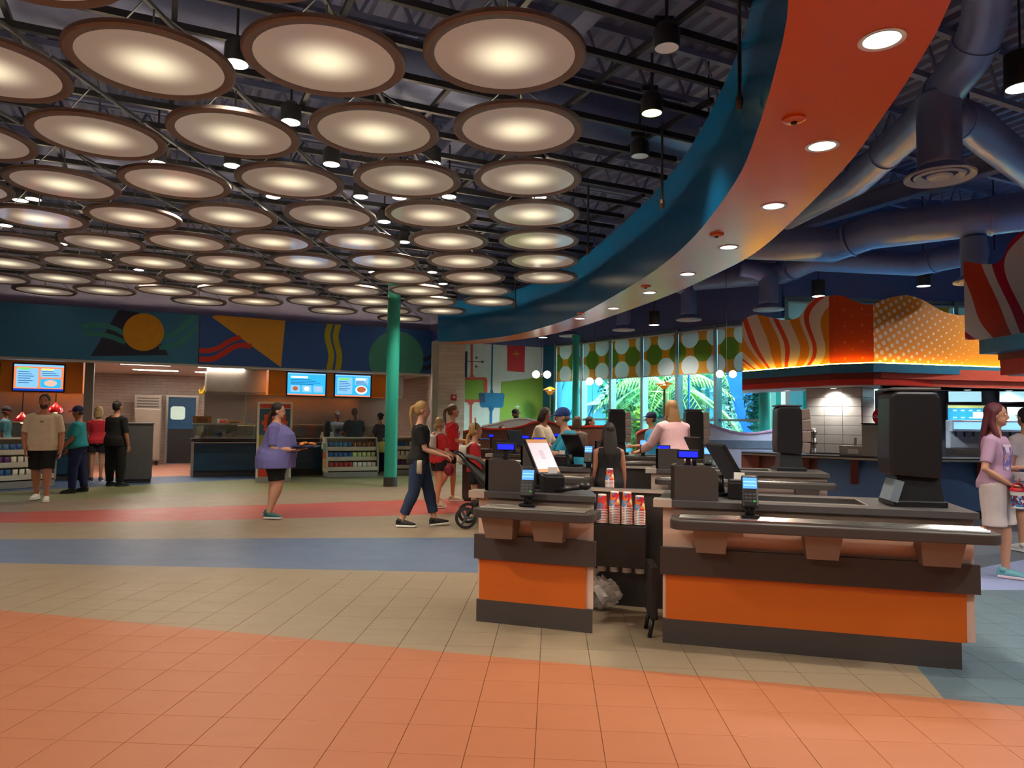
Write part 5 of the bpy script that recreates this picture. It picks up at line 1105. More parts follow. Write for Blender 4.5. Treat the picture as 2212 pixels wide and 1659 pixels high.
# ---- devices
blueS = M('display_blue', '1a1aff', .3, emit=1.6, ecol='1420ff'); skyS = M('terminal_blue', '4a8cff', .3, emit=.9, ecol='4a90ff'); blk = M('device_black', '141416', .35); dgr = M('device_grey', '3a3a3e', .4)
def pole_display(loc, rz, h, label, w=.15):
    th = thing('pole_display', label, 'display', loc, rz); MB().rings([(.05, 0), (.05, .01), (.02, .02)], 16).build('foot', blk, th); MB().b2(-.016, .016, -.012, .012, .01, h).build('pole', blk, th)
    MB().b2(-w / 2, w / 2, -.022, .022, h, h + .062).build('head', blk, th, bevel=.006); MB().b2(-w / 2 + .012, w / 2 - .012, -.026, -.021, h + .012, h + .05).build('lit_display', blueS, th)
def monitor(loc, face, tilt, w, h, label, art=True, dark=False):
    """face = azimuth the screen looks at, tilt = how far it leans back"""
    rz = face + math.pi / 2; th = thing('register_screen', label, 'monitor', loc, rz)
    MB().b2(-.09, .09, -.06, .1, 0, .025).build('foot', blk, th, bevel=.006); MB().tube([(0, .04, .02), (0, .05, .14)], .025, 10).build('neck', blk, th, smooth=2)
    o = MB().b2(-w / 2, w / 2, 0, .03, -h / 2, h / 2).build('casing', blk, th, (0, 0, .12 + h / 2 * math.cos(tilt)), rot=(-tilt, 0, 0), bevel=.006)
    if dark: MB().b2(-w / 2 + .012, w / 2 - .012, -.003, 0, -h / 2 + .012, h / 2 - .012).build('screen_face', M('screen_dim', '2a3038', .1, emit=.1), o)
    else:
        MB().b2(-w / 2 + .012, w / 2 - .012, -.003, 0, -h / 2 + .012, h / 2 - .012).build('screen_face', M('screen_blush', 'd8ccd8', .3, emit=.3, ecol='dccfe0'), o)
        for a, b in ((h / 2 - .04, h / 2 - .012), (-h / 2 + .012, -h / 2 + .04)): MB().b2(-w / 2 + .012, w / 2 - .012, -.006, -.0032, a, b).build('screen_border', M('screen_tan', 'cc8a5a', .3, emit=.2, ecol='d08a50'), o)
        MB().b2(-.018, .018, -.006, -.0032, -.03, .05).build('screen_figure', M('screen_mauve', 'b8a8b8', .3, emit=.5), o)
def terminal(loc, rz, label, sc=1, hook=True):
    th = thing('card_terminal', label, 'card terminal', loc, rz); th.scale = (sc,) * 3
    MB().b2(-.055, .055, -.05, .05, 0, .012).build('base_plate', blk, th); MB().tube([(0, 0, .01), (0, .01, .08)], .03, 10).build('stalk', blk, th, smooth=2)
    o = MB().b2(-.05, .05, -.012, .035, -.11, .1).build('body', blk, th, (0, 0, .165), rot=(-.35, 0, 0), bevel=.012)
    s_ = MB().b2(-.042, .042, -.016, -.011, .01, .08).build('screen', skyS, o)
    for i in range(2): MB().b2(-.038, .038, -.0175, -.016, .028 + i * .022, .034 + i * .022).build('screen_line', M('screen_pale', '8cc4f0'), s_)
    for r_ in range(3):
        for c in range(3): MB().b2(-.034 + c * .025, -.016 + c * .025, -.0165, -.0115, -.035 - r_ * .022, -.022 - r_ * .022).build('key', M('key_green', '3a9a5a', .4) if (c == 2 and r_ == 2) else dgr, o)
def printer(loc, rz, label):
    th = thing('receipt_printer', label, 'printer', loc, rz); MB().b2(-.075, .075, -.1, .1, 0, .12).build('case', blk, th, bevel=.012); MB().b2(-.065, .065, -.09, .02, .12, .135).build('lid', dgr, th, bevel=.006); MB().b2(-.035, .035, -.03, -.02, .13, .18).build('paper', M('paper', 'e8e4dc', .7), th)
def scanner(loc, rz, label):
    th = thing('barcode_scanner', label, 'scanner', loc, rz); MB().loft([(0, 0, .02), (.09, 0, .035), (.17, 0, .05)], [(.022, .018), (.02, .016), (.024, .02)], 10).build('handle', blk, th, smooth=2); MB().ell((.2, 0, .06), (.045, .035, .03)).build('head', blk, th, smooth=2); MB().tube(spline([(0, 0, .02), (-.08, .03, .01), (-.14, -.04, .008), (-.2, 0, .008)], 5), .005, 6).build('cable', blk, th)
Z = .94
pole_display(lloc(.14, .22, Z), LR + .1, .29, 'blue lit pole display on the short front counter')
monitor(lloc(.37, .42, Z), math.radians(-55), .62, .22, .32, 'register screen with pink and orange picture on the short front counter')
terminal(lloc(.42, -.12, .868), LR + .1, 'card terminal with blue screen on the short front counter')
printer(lloc(.5, .22, Z), LR + .5, 'black receipt printer beside the tilted register screen'); scanner(lloc(.58, .12, Z), LR - .1, 'black barcode scanner lying on the short front counter')
pole_display(rloc(.16, .2, Z), RR + .1, .27, 'blue lit pole display on the wide front counter')
monitor(rloc(.42, .5, Z), math.radians(8), .55, .3, .3, 'dark register screen seen edge on at the wide front counter', dark=True)
terminal(rloc(.55, -.12, .868), RR + .05, 'card terminal with keypad at the edge of the wide front counter'); printer(rloc(.5, .3, Z), RR, 'black receipt printer on the wide front counter')
pole_display(lloc(.2, .25, Z, 1), LR, .27, 'blue lit pole display on the second row short counter'); monitor(lloc(.62, .3, Z, 1), math.radians(35), .5, .3, .3, 'dark tilted register screen used by the cashier in teal', dark=True); terminal(lloc(.84, .05, Z, 1), LR, 'card terminal with blue screen on the second row short counter'); printer(lloc(.45, .4, Z, 1), LR, 'black receipt printer on the second row short counter')
pole_display(rloc(.12, .3, Z, 1), RR, .2, 'blue lit pole display on the second row wide counter'); monitor(rloc(.5, .4, Z, 1), math.radians(20), .5, .3, .28, 'dark register screen on the second row wide counter', dark=True); terminal(rloc(.62, .1, Z, 1), RR, 'card terminal on the second row wide counter')
p = atY(1135, 955, 11.6); pole_display((p.x, p.y, Z), 0, .24, 'small blue pole display in front of the dark haired woman', .13); p = atY(1203, 955, 13.2); pole_display((p.x, p.y, Z - .02), 0, .27, 'small blue pole display behind the dark haired woman', .12); p = atY(1061, 955, 13.4); pole_display((p.x, p.y, Z), 0, .22, 'small violet blue pole display by the girl with the mouse ear band' if False else 'small violet blue pole display near the girl in red', .1)
terminal(lloc(.7, .1, Z, 2), LR, 'card terminal on the third row short counter'); p = rloc(.8, .1, Z, 2); terminal(p, RR, 'card terminal on the third row wide counter beside the pink shirt'); monitor(lloc(.3, .4, Z, 2), math.radians(-60), .4, .26, .28, 'dark register screen on the third row short counter', dark=True)
# plain side counters of the far rows, under the small displays
for (px, dep, w, lb) in ((1203, 13.3, .7, 'plain grey counter block under a small display behind the dark haired woman'), (1061, 13.5, .9, 'plain grey counter block behind the girl in red')):
    p = atY(px, 950, dep); th = thing('counter_block', lb, 'counter', (p.x, p.y, 0), RR); MB().b2(-w / 2, w / 2, -.3, .3, 0, .88).build('body', grey, th); MB().b2(-w / 2 - .02, w / 2 + .02, -.32, .32, .88, .92 if px == 1203 else .94).build('worktop', top_m, th)
# ---- black dispenser towers
def tower(loc, rz, label, ribbed=True, h=.72, w=.3):
    th = thing('dispenser_tower', label, 'dispenser', loc, rz)
    MB().prism([(-.16, -.14), (.16, -.14), (.2, .16), (-.16, .16)], 0, .04).build('foot', blk, th, bevel=.008); MB().box((0, 0, .11), (w * .75, .2, .16), taper=(1.15, 1.2)).build('neck', blk, th)
    P = [(-w * .5, .2), (-w * .53, .3), (-w * .5, h - .03), (-w * .42, h), (w * .3, h), (w * .38, h - .04), (w * .4, .3), (w * .36, .18)]
    MB().prism(P, -.14, .12, axis='y').build('housing', blk, th, bevel=.02); MB().b2(-w * .5, w * .38, -.15, .13, h, h + .02).build('lid', dgr, th, bevel=.008)
    if ribbed:
        for k in range(4):
            z0 = .2 + k * .125; o_ = .02 * math.sin(math.pi * (k + .5) / 4); MB().box((w * .47 + o_, 0, z0 + .06), (.11, .24, .12), ry=(.12, .04, -.04, -.12)[k]).build('ribbed_panel', M('tower_taupe', '7a6a60', .5), th, bevel=.012)
    else: MB().box((-w * .42, -.05, .1), (.05, .2, .14), ry=.3).build('side_wedge', M('wedge_grey', '6a7680', .4), th)
tower(rloc(1.58, .3, Z), RR + .1, 'tall all black dispenser tower on the wide front counter', False, .74, .34)
tower(rloc(1.5, .45, Z, 1), RR + .15, 'black dispenser tower with taupe ribbed side on the second row counter'); p = atY(1500, 985, 11.2); tower(Vector((p.x, p.y, Z)), RR + .2, 'black dispenser tower with taupe ribbed side behind the pink shirt')
p = atY(1334, 985, 11.78); tower(Vector((p.x, p.y, Z)), RR + .2, 'black dispenser tower with taupe ribbed side behind the long haired girl')
# ---- floor clutter between the counters
p = G(1302, 1318); th = thing('plastic_bag', 'crumpled clear plastic bag lying on the floor by the short counter', 'bag', (p.x, p.y + .05, 0)); bm = bmesh.new(); bmesh.ops.create_icosphere(bm, subdivisions=3, radius=.13)
for v in bm.verts:
    n_ = v.co.normalized(); k = 1 + .3 * math.sin(9 * n_.x + 4 * n_.z) * math.cos(7 * n_.y + 3) + random.uniform(-.08, .08); v.co = Vector((v.co.x * k * 1.05, v.co.y * k * .8, v.co.z * k * .9)); v.co.z = max(-.115, v.co.z)
me = bpy.data.meshes.new('bag'); bm.to_mesh(me); bm.free(); pbm = M('plastic_film', 'e8e4e0', .12, var=.2, scale=20, alpha=.5, spec=1); me.materials.append(pbm); link('film', me, th, (0, 0, .116)); MB().loft([(-.04, 0, .2), (-.06, 0, .26), (-.05, .01, .31)], [(.03, .02), (.015, .015), (.05, .03)], 10).build('knot', pbm, th)
p = rloc(-.09, .22, 0); th = thing('folded_stool', 'folded black step stool leaning by the end of the wide counter', 'stool', p, RR + .2); MB().box((0, 0, .3), (.05, .3, .36)).build('panel', black, th, bevel=.01)
for sy in (-.11, .11): MB().tube([(0, sy, .14), (-.03, sy - .02, 0)], .014, 8).build('leg', black, th, smooth=2)
# ================================================================ people
PENDING = []
def V(*a): return Vector(a)
BUILD = {  # t along spine (0 hip .. 1 neck), half width, half depth, forward offset
 'slim': [(-.16, .10, .085, -.01), (-.06, .155, .11, -.01), (.04, .165, .115, -.01), (.2, .145, .10, 0), (.38, .125, .092, .005), (.6, .14, .105, .01), (.78, .155, .10, 0), (.9, .135, .078, -.01), (.97, .075, .06, -.01), (1.03, .055, .055, 0)],
 'full': [(-.16, .12, .1, -.01), (-.06, .19, .145, -.01), (.04, .2, .155, 0), (.2, .19, .155, .015), (.38, .185, .15, .02), (.6, .185, .14, .015), (.78, .185, .12, 0), (.9, .155, .09, -.01), (.97, .085, .068, -.01), (1.03, .062, .062, 0)],
 'large': [(-.18, .15, .14, 0), (-.06, .275, .245, -.02), (.06, .265, .25, .0), (.2, .245, .25, .03), (.38, .235, .235, .035), (.6, .225, .21, .03), (.78, .2, .15, .0), (.9, .16, .1, -.01), (.97, .09, .075, -.01), (1.03, .066, .066, 0)],
 'child': [(-.16, .09, .075, 0), (-.06, .135, .1, 0), (.04, .14, .1, 0), (.2, .128, .092, 0), (.38, .12, .085, .005), (.6, .13, .09, .005), (.78, .14, .085, 0), (.9, .12, .07, -.005), (.97, .07, .055, -.005), (1.03, .05, .05, 0)]}
DN = (0, 0, -1)
def person(label, loc, face, H=1.7, build='slim', lean=0, legs=((DN, DN), (DN, DN)), arms=(((-.12, .02, -1), (-.05, .18, -1)), ((.12, .02, -1), (.05, .18, -1))), head=(0, 0), shirt=('808080', .75, -.12), pants=('222222', 1.95, .018), shoes=('222222', 'dddddd'), hair=('short', '2a1c14'), cap=None, skin='c8957a', vox=.012, palm=None, curl=.5, beard=None, foot_yaw=(.15, -.15), armf=1, legf=1, shirt_long=None, heads=1.0, extra=None, foot_pitch=(0, 0)):
    k = H / 1.74; rz = math.radians(face) - math.pi / 2; th = thing('person', label, 'person', (loc[0], loc[1], loc[2] if len(loc) > 2 else 0), rz)
    n = lambda v: Vector(v).normalized()
    TH, SH, AN = .43 * k, .42 * k, .085 * k
    lv = [(n(a) * TH, n(b) * SH) for a, b in legs]; hipz = max(-(a + b).z for a, b in lv) + AN
    P = V(0, 0, hipz); sp = V(0, math.sin(lean), math.cos(lean)); fw = V(0, math.cos(lean), -math.sin(lean)); TL = .52 * k
    def S(t, x=0, y=0): return P + sp * (t * TL) + V(x * k, 0, 0) + fw * (y * k)
    hw = .092 if build != 'large' else .115
    hips = [P + V(s * hw * k, 0, 0) for s in (-1, 1)]; knees = [hips[i] + lv[i][0] for i in (0, 1)]; ank = [knees[i] + lv[i][1] for i in (0, 1)]
    sw = {'slim': .165, 'full': .195, 'large': .2, 'child': .14}[build]; hd = .29 * k
    sh = [S(.82, s * sw * .97) for s in (-1, 1)]; av = [(n(a) * .285 * k, n(b) * .25 * k) for a, b in arms]
    elb = [sh[i] + av[i][0] for i in (0, 1)]; wri = [elb[i] + av[i][1] for i in (0, 1)]
    LF = {'slim': 1, 'full': 1.18, 'large': 1.5, 'child': .85}[build] * legf; AF = {'slim': 1, 'full': 1.2, 'large': 1.45, 'child': .85}[build] * armf
    bt = BUILD[build]
    def torso(mb, t0, t1, ease, n_=20, mbs=False):
        rows = [r for r in bt if t0 < r[0] < t1 and not (mbs and r[0] < -.1)]
        def itp(t):
            for a, b in zip(bt, bt[1:]):
                if a[0] <= t <= b[0]:
                    f = (t - a[0]) / (b[0] - a[0]); return tuple(a[i] + (b[i] - a[i]) * f for i in range(4))
            return bt[0] if t < bt[0][0] else bt[-1]
        rows = [(t0,) + itp(max(t0, bt[1][0]))[1:]] + rows + [(t1,) + itp(t1)[1:]]
        ez = lambda t: ease + (.024 * max(0, min(1, (.3 - t) / .35)) if mbs is True else 0)
        mb.loft([S(r[0], 0, r[3]) for r in rows], [((r[1] + ez(r[0])) * k, (r[2] + ez(r[0])) * k) for r in rows], n_, side=(1, 0, 0))
    def leg(mb, i, f1, ease, flare=0, f0=0):
        pts = []; rad = []
        for f, r in ((0, .088), (.35, .08), (.7, .066), (1.0, .054), (1.25, .056), (1.5, .046), (1.8, .036), (2.0, .033)):
            r = r * LF * k
            if build == 'large' and f > 1: r *= 1 - .22 * (f - 1)
            if f <= f1: pts.append(hips[i] + lv[i][0] * f if f <= 1 else knees[i] + lv[i][1] * (f - 1)); rad.append(r + ease + flare * f); last = r
        if f1 not in (0, .35, .7, 1.0, 1.25, 1.5, 1.8, 2.0): pts.append(hips[i] + lv[i][0] * f1 if f1 <= 1 else knees[i] + lv[i][1] * (f1 - 1)); rad.append(last * .97 + ease + flare * f1)
        mb.loft([pts[0] + V(0, 0, .04 * k)] + pts, [(rad[0] * .8, rad[0] * .8)] + [(r, r) for r in rad], 14)
    def arm(mb, i, f1, ease, flare=0):
        pts = [sh[i] + V(0, 0, 0)]; rad = [.056 * AF * k + ease]
        for f, r in ((.5, .047), (1.0, .037), (1.3, .038), (2.0, .025)):
            if f <= f1: pts.append(sh[i] + av[i][0] * f if f <= 1 else elb[i] + av[i][1] * (f - 1)); rad.append(r * AF * k + ease + flare * f)
        if f1 not in (.5, 1.0, 1.3, 2.0): pts.append(sh[i] + av[i][0] * f1 if f1 <= 1 else elb[i] + av[i][1] * (f1 - 1)); rad.append((.05 if f1 < .5 else .041) * AF * k + ease + flare * f1)
        inn = S(.86, (-1, 1)[i] * sw * .5); mb.loft([inn] + pts, [(rad[0], rad[0])] + [(r, r) for r in rad], 12)
    # head frame
    hy, hp = head; nb = S(1.0); HC = nb + V(0, .02 * k + .35 * math.sin(lean) * .1, .175 * k * math.cos(lean * .4)); hs = k * heads if build != 'child' else k * 1.16 * heads
    HM = Matrix.Translation(HC) @ Matrix.Rotation(hy, 4, 'Z') @ Matrix.Rotation(hp, 4, 'X') @ Matrix.Scale(hs, 4)
    def hpt(*a): return HM @ V(*a)
    def hell(mb, c, r, n_=14, m_=10):
        q = MB().ell(c, r, n_, m_); mb.add([HM @ Vector(v) for v in q.v], q.f)
    body = MB(); torso(body, -.16, 1.03, -.004)
    for i in (0, 1):
        leg(body, i, 2.0, 0); arm(body, i, 2.0, 0); body.ell(ank[i], (.034 * k, .034 * k, .04 * k))
    body.loft([S(.95), nb + V(0, .005, .05 * k), hpt(0, -.01, -.05)], [(.062 * k, .06 * k), (.05 * k, .052 * k), (.05 * hs, .055 * hs)], 14, side=(1, 0, 0))
    hell(body, (0, -.008, .025), (.074, .094, .098)); hell(body, (0, .022, -.045), (.056, .066, .07)); hell(body, (0, .05, -.082), (.03, .035, .026))
    hell(body, (0, .092, -.02), (.013, .02, .02), 8, 6); hell(body, (0, .088, .0), (.009, .014, .03), 8, 6)
    for s in (-1, 1): hell(body, (s * .075, -.005, -.012), (.012, .02, .03), 8, 6)
    hand = MB()
    for i in (0, 1):
        fd = av[i][1].normalized(); pn = Vector(palm[i]) if palm and palm[i] else V((1, -1)[i], 0, 0); pn = (pn - fd * pn.dot(fd)).normalized(); sd = fd.cross(pn)
        w0 = wri[i]; kn = w0 + fd * .095 * k; body.loft([w0 - fd * .02, w0 + fd * .03 * k, kn], [(.026 * k, .02 * k), (.036 * k, .017 * k), (.042 * k, .015 * k)], 10, side=sd)
        for f, (off, L) in enumerate(((-.031, .066), (-.011, .076), (.01, .071), (.03, .056))):
            b0 = kn + sd * off * k - fd * .012 * k; c1_ = curl * .6; d1 = (fd * math.cos(c1_) + pn * math.sin(c1_)); c2_ = curl * 1.7; d2 = (fd * math.cos(c2_) + pn * math.sin(c2_))
            m1 = b0 + d1 * (L * .55 * k + .012 * k); e1 = m1 + d2 * L * .5 * k; hand.loft([b0, m1, e1], [(.0092 * k, .0092 * k), (.0086 * k, .0086 * k), (.0065 * k, .0065 * k)], 7)
        ts = sd * (-1 if i == 0 else 1) if pn.x * (1, -1)[i] > .5 else sd * (1 if i == 0 else -1)
        ts = ts if ts.dot(V(0, 1, .3)) > 0 else -ts
        t0 = w0 + fd * .03 * k + ts * .03 * k; t1_ = t0 + (fd * .6 + ts * .7 + pn * .3).normalized() * .04 * k; hand.loft([t0 - ts * .015 * k, t1_, t1_ + (fd * .9 + pn * .4).normalized() * .032 * k], [(.0125 * k, .0125 * k), (.0105 * k, .0105 * k), (.008 * k, .008 * k)], 7)
    sk = M('skin_' + skin, skin, .55, var=.06, scale=14)
    PENDING.append((body, 'body', sk, th, vox, hand))
    # clothing
    top = MB(); torso(top, shirt[2], .93, .026 if build != 'child' else .02, mbs=True); fs = shirt[1]
    for i in (0, 1):
        if fs > 0: arm(top, i, fs, .012 * k, .004 if fs < 1.2 else 0)
    shm_ = M('cloth_' + shirt[0], shirt[0], .85, var=.12, scale=9, bump=.15); PENDING.append((top, 'shirt', shm_, th, vox, None))
    pt = MB(); torso(pt, -.13, .16, .022, mbs='p')
    for i in (0, 1): leg(pt, i, pants[1], pants[2] * k, .006 if pants[1] < 1.3 else 0)
    PENDING.append((pt, 'shorts' if pants[1] < 1.4 else 'trousers', M('cloth_' + pants[0], pants[0], .85, var=.15, scale=9, bump=.15), th, vox, None))
    for i in (0, 1):
        q = MB(); so_ = MB(); y0 = -.07 * k
        q.loft([V(0, y0 - .005, .05 * k), V(0, y0 + .03 * k, .05 * k), V(0, .06 * k, .045 * k), V(0, .13 * k, .035 * k), V(0, .18 * k, .028 * k), V(0, .2 * k, .022 * k)], [(.022 * k, .035 * k), (.038 * k, .05 * k), (.044 * k, .042 * k), (.047 * k, .03 * k), (.036 * k, .022 * k), (.012 * k, .01 * k)], 12, side=(1, 0, 0)); q.loft([V(0, -.02 * k, .05 * k), V(0, -.015 * k, .105 * k)], [(.042 * k, .05 * k), (.04 * k, .045 * k)], 12, side=(1, 0, 0))
        so_.prism([(x * k * 1.04, (y + .062) * k) for x, y in ((-.036, -.13), (.036, -.13), (.043, -.06), (.044, .03), (.048, .09), (.036, .135), (.0, .15), (-.036, .135), (-.048, .09), (-.044, .03), (-.043, -.06))], 0, .024 * k)
        fp = foot_pitch[i]; base = ank[i] - V(0, 0, AN); o = q.build('shoe', M('shoe_' + shoes[0], shoes[0], .6, var=.15, scale=25), th, smooth=2)
        o.matrix_local = Matrix.Translation(ank[i]) @ Matrix.Rotation(foot_yaw[i], 4, 'Z') @ Matrix.Rotation(fp, 4, 'X') @ Matrix.Translation(V(0, 0, -AN))
        so_.build('sole', M('sole_' + shoes[1], shoes[1], .6), o, bevel=.004)
    st, hc = hair; hm = M('hair_' + hc, hc, .5, var=.3, scale=30, sc3=(4, 4, .6), bump=.3); hb = MB()
    if not (cap and st == 'short'): hell(hb, (0, -.022, .04), (.083, .098, .096)); hell(hb, (0, -.04, -.01), (.078, .072, .075))
    else: hell(hb, (0, -.035, -.015), (.079, .07, .06))
    def hl(pts, rad, n_=12): hb.loft([hpt(*p) for p in pts], [(a * hs, b * hs) for a, b in rad], n_, side=HM.to_3x3() @ V(1, 0, 0))
    if st == 'long': hl([(0, -.05, .06), (0, -.075, -.05), (0, -.1, -.16), (0, -.125, -.3), (0, -.12, -.44)], [(.07, .05), (.088, .05), (.1, .042), (.09, .036), (.04, .02)]); [hl([(s * .072, -.015, .05), (s * .082, -.03, -.08), (s * .1, .01, -.2), (s * .095, .05, -.32)], [(.02, .03), (.022, .035), (.03, .03), (.015, .02)]) for s in (-1, 1)]
    elif st == 'bob': hl([(0, -.05, .06), (0, -.06, -.05), (0, -.07, -.15)], [(.075, .055), (.09, .06), (.075, .05)]); [hl([(s * .072, .0, .05), (s * .082, .0, -.06), (s * .075, -.01, -.13)], [(.018, .045), (.02, .05), (.015, .04)]) for s in (-1, 1)]
    elif st == 'pony': hl([(0, -.1, .06), (0, -.15, .03), (0, -.165, -.06), (0, -.15, -.17), (0, -.14, -.26)], [(.025, .025), (.03, .03), (.036, .032), (.03, .026), (.01, .01)])
    elif st == 'lowpony': hl([(0, -.085, -.03), (0, -.12, -.08), (0, -.13, -.2), (0, -.13, -.36), (0, -.12, -.46)], [(.03, .025), (.033, .03), (.04, .032), (.03, .024), (.01, .01)])
    elif st == 'bun': hell(hb, (0, -.11, .06), (.045, .04, .045))
    elif st == 'lowbun': hell(hb, (0, -.115, -.05), (.042, .04, .045))
    PENDING.append((hb, 'hair', hm, th, .009, None))
    if beard:
        q = MB(); hell(q, (0, .026, -.066), (.06, .067, .058)); PENDING.append((q, 'beard', M('hair_' + beard, beard, .6), th, .009, None))
    if cap:
        q = MB(); hell(q, (0, -.012, .055), (.09, .106, .085)); q.loft([hpt(0, .07, .045), hpt(0, .13, .035), hpt(0, .17, .02)], [(.07 * hs, .012 * hs), (.062 * hs, .009 * hs), (.035 * hs, .006 * hs)], 12, side=HM.to_3x3() @ V(1, 0, 0)); PENDING.append((q, 'cap', M('cloth_' + cap, cap, .8), th, .009, None))
    for s in (-1, 1):
        q = MB(); hell(q, (s * .031, .082, .008), (.012, .008, .007), 8, 6); q.build('eye', M('eye_white', 'd8d0c8', .3), th, smooth=2); q = MB(); hell(q, (s * .031, .0885, .008), (.006, .003, .006), 8, 6); q.build('iris', M('iris_dark', '241a14', .3), th, smooth=2)
        q = MB(); hell(q, (s * .031, .088, .027), (.018, .005, .004), 8, 5); q.build('eyebrow', hm, th, smooth=2)
    q = MB(); hell(q, (0, .083, -.062), (.022, .009, .007), 10, 6); q.build('mouth', M('lips', 'a0524a', .5), th, smooth=2)
    info = dict(th=th, k=k, S=S, sh=sh, elb=elb, wri=wri, hips=hips, ank=ank, HM=HM, HC=HC, M=Matrix.Translation(Vector(th.location)) @ Matrix.Rotation(rz, 4, 'Z'), rz=rz, bt=bt)
    return info
def finish_people():
    tmp = []
    for mb, nm, mat, th, vox, extra in PENDING:
        me = bpy.data.meshes.new(nm); me.from_pydata(mb.v, [], mb.f); bm = bmesh.new(); bm.from_mesh(me); bmesh.ops.recalc_face_normals(bm, faces=bm.faces); bm.to_mesh(me); bm.free()
        o = link(nm, me, th); r = o.modifiers.new('r', 'REMESH'); r.mode = 'VOXEL'; r.voxel_size = vox; r.use_smooth_shade = True; s = o.modifiers.new('s', 'SMOOTH'); s.iterations = 4; s.factor = .5; tmp.append((o, nm, mat, extra))
    dg = bpy.context.evaluated_depsgraph_get(); dg.update()
    for o, nm, mat, extra in tmp:
        me = bpy.data.meshes.new_from_object(o.evaluated_get(dg)); o.modifiers.clear()
        if extra:
            bm = bmesh.new(); bm.from_mesh(me); m2 = bpy.data.meshes.new('x'); m2.from_pydata(extra.v, [], extra.f); bm.from_mesh(m2); bmesh.ops.recalc_face_normals(bm, faces=bm.faces); bm.to_mesh(me); bm.free(); bpy.data.meshes.remove(m2)
        me.name = nm; me.materials.clear(); me.materials.append(mat); me.polygons.foreach_set('use_smooth', [True] * len(me.polygons)); o.data = me
def gl(px, py): p = G(px, py); return (p.x, p.y)
def dl(px, dep): p = atY(px, 900, dep); return (p.x, p.y)
W_ = lambda a, b: (a, b)
STAND = ((DN, DN), (DN, DN))
HANG = (((-.16, .03, -1), (-.06, .25, -1)), ((.16, .03, -1), (.06, .25, -1)))
# --- near the left kitchen
pman = person('stocky man in cream tee, black shorts and white sneakers walking from the kitchen', gl(87, 1082), -68, 1.82, 'full', legs=(((0, .18, -1), (0, -.05, -1)), ((0, -.12, -1), (0, -.35, -1))), arms=(((-.24, -.03, -1), (-.05, .3, -1)), ((.26, .02, -1), (-.18, .5, -1))), shirt=('d8c6aa', .85, -.2), pants=('101014', .95, .024), shoes=('e8e4dc', 'f0ece4'), hair=('short', '2c1e16'), beard='3a251a', skin='b5775c', armf=1.1, legf=1.05)
person('kitchen worker in teal shirt, navy trousers and navy cap facing the snack rack', gl(163, 1064), 203, 1.64, 'full', legs=(((0, .12, -1), (0, 0, -1)), ((0, -.14, -1), (0, -.2, -1))), arms=(((-.15, .25, -1), (0, .75, -.8)), ((.15, .15, -1), (0, .7, -1))), shirt=('1f8a94', .8, -.05), pants=('161a4a', 1.98, .03), shoes=('18161a', '18161a'), hair=('short', '2a1c14'), cap='1c2350', skin='9a6248', head=(.1, -.15))
person('blond person in red tee and black shorts standing at the kitchen counter', gl(207, 1040), 120, 1.68, 'slim', arms=(((-.2, .3, -1), (0, 1, -.2)), ((.2, .3, -1), (0, 1, -.2))), shirt=('b82030', .7, -.12), pants=('101012', .6, .03), shoes=('3a3030', 'd8d0c8'), hair=('bob', 'a88a60'), skin='c08a6c')
person('broad man dressed all in black with his back turned at the kitchen aisle', gl(246, 1050), 72, 1.78, 'full', legs=(((-.12, .05, -1), (0, 0, -1)), ((.14, 0, -1), (.02, -.05, -1))), arms=(((-.35, .25, -1), (-.1, .7, -.8)), ((.22, .03, -1), (.1, .2, -1))), shirt=('08080a', .95, -.22), pants=('08080a', 1.98, .035), shoes=('141416', '3a3638'), hair=('short', '241812'), skin='b07a60')
p = G(20, 1058); c_ = Vector((p.x, p.y)) + Vector((FK.n.x, FK.n.y)) * 1.3
person('small person in bright blue sleeveless top behind the snack rack', (c_.x + .25, c_.y), 100, 1.46, 'slim', shirt=('1c50b4', 0, -.1), pants=('202430', 1.0, .03), hair=('short', '20202c'), cap='20283c', skin='c8957a')
c_ = FK.w(FK.px(12, 900, 1.5)[0], 1.5); person('kitchen worker in dark teal with dark cap behind the red heat lamps', (c_.x, c_.y), 20, 1.66, 'slim', shirt=('22606c', .8, -.05), pants=('1a1a24', 1.98, .02), hair=('short', '1a1210'), cap='18141c', skin='6a4434')
# --- woman in lilac
lil = person('large woman in lilac tee and black shorts carrying a food tray', gl(594, 1119), 2, 1.68, 'large', lean=-.02, legs=(((0, -.1, -1), (0, -.18, -1)), ((0, .12, -1), (0, -.28, -1))), arms=(((-.12, .12, -1), (.22, 1, -.08)), ((.12, .05, -1), (-.22, 1, -.12))), shirt=('6c68a4', .9, -.32), pants=('08080a', .82, .012), shoes=('1f5c60', 'd8d0cc'), hair=('lowpony', '1c1210'), skin='c8957c', vox=.01, palm=((0, 0, 1), (0, 0, 1)), curl=.35, head=(0, -.05), foot_pitch=(-.45, 0), legf=1.08)
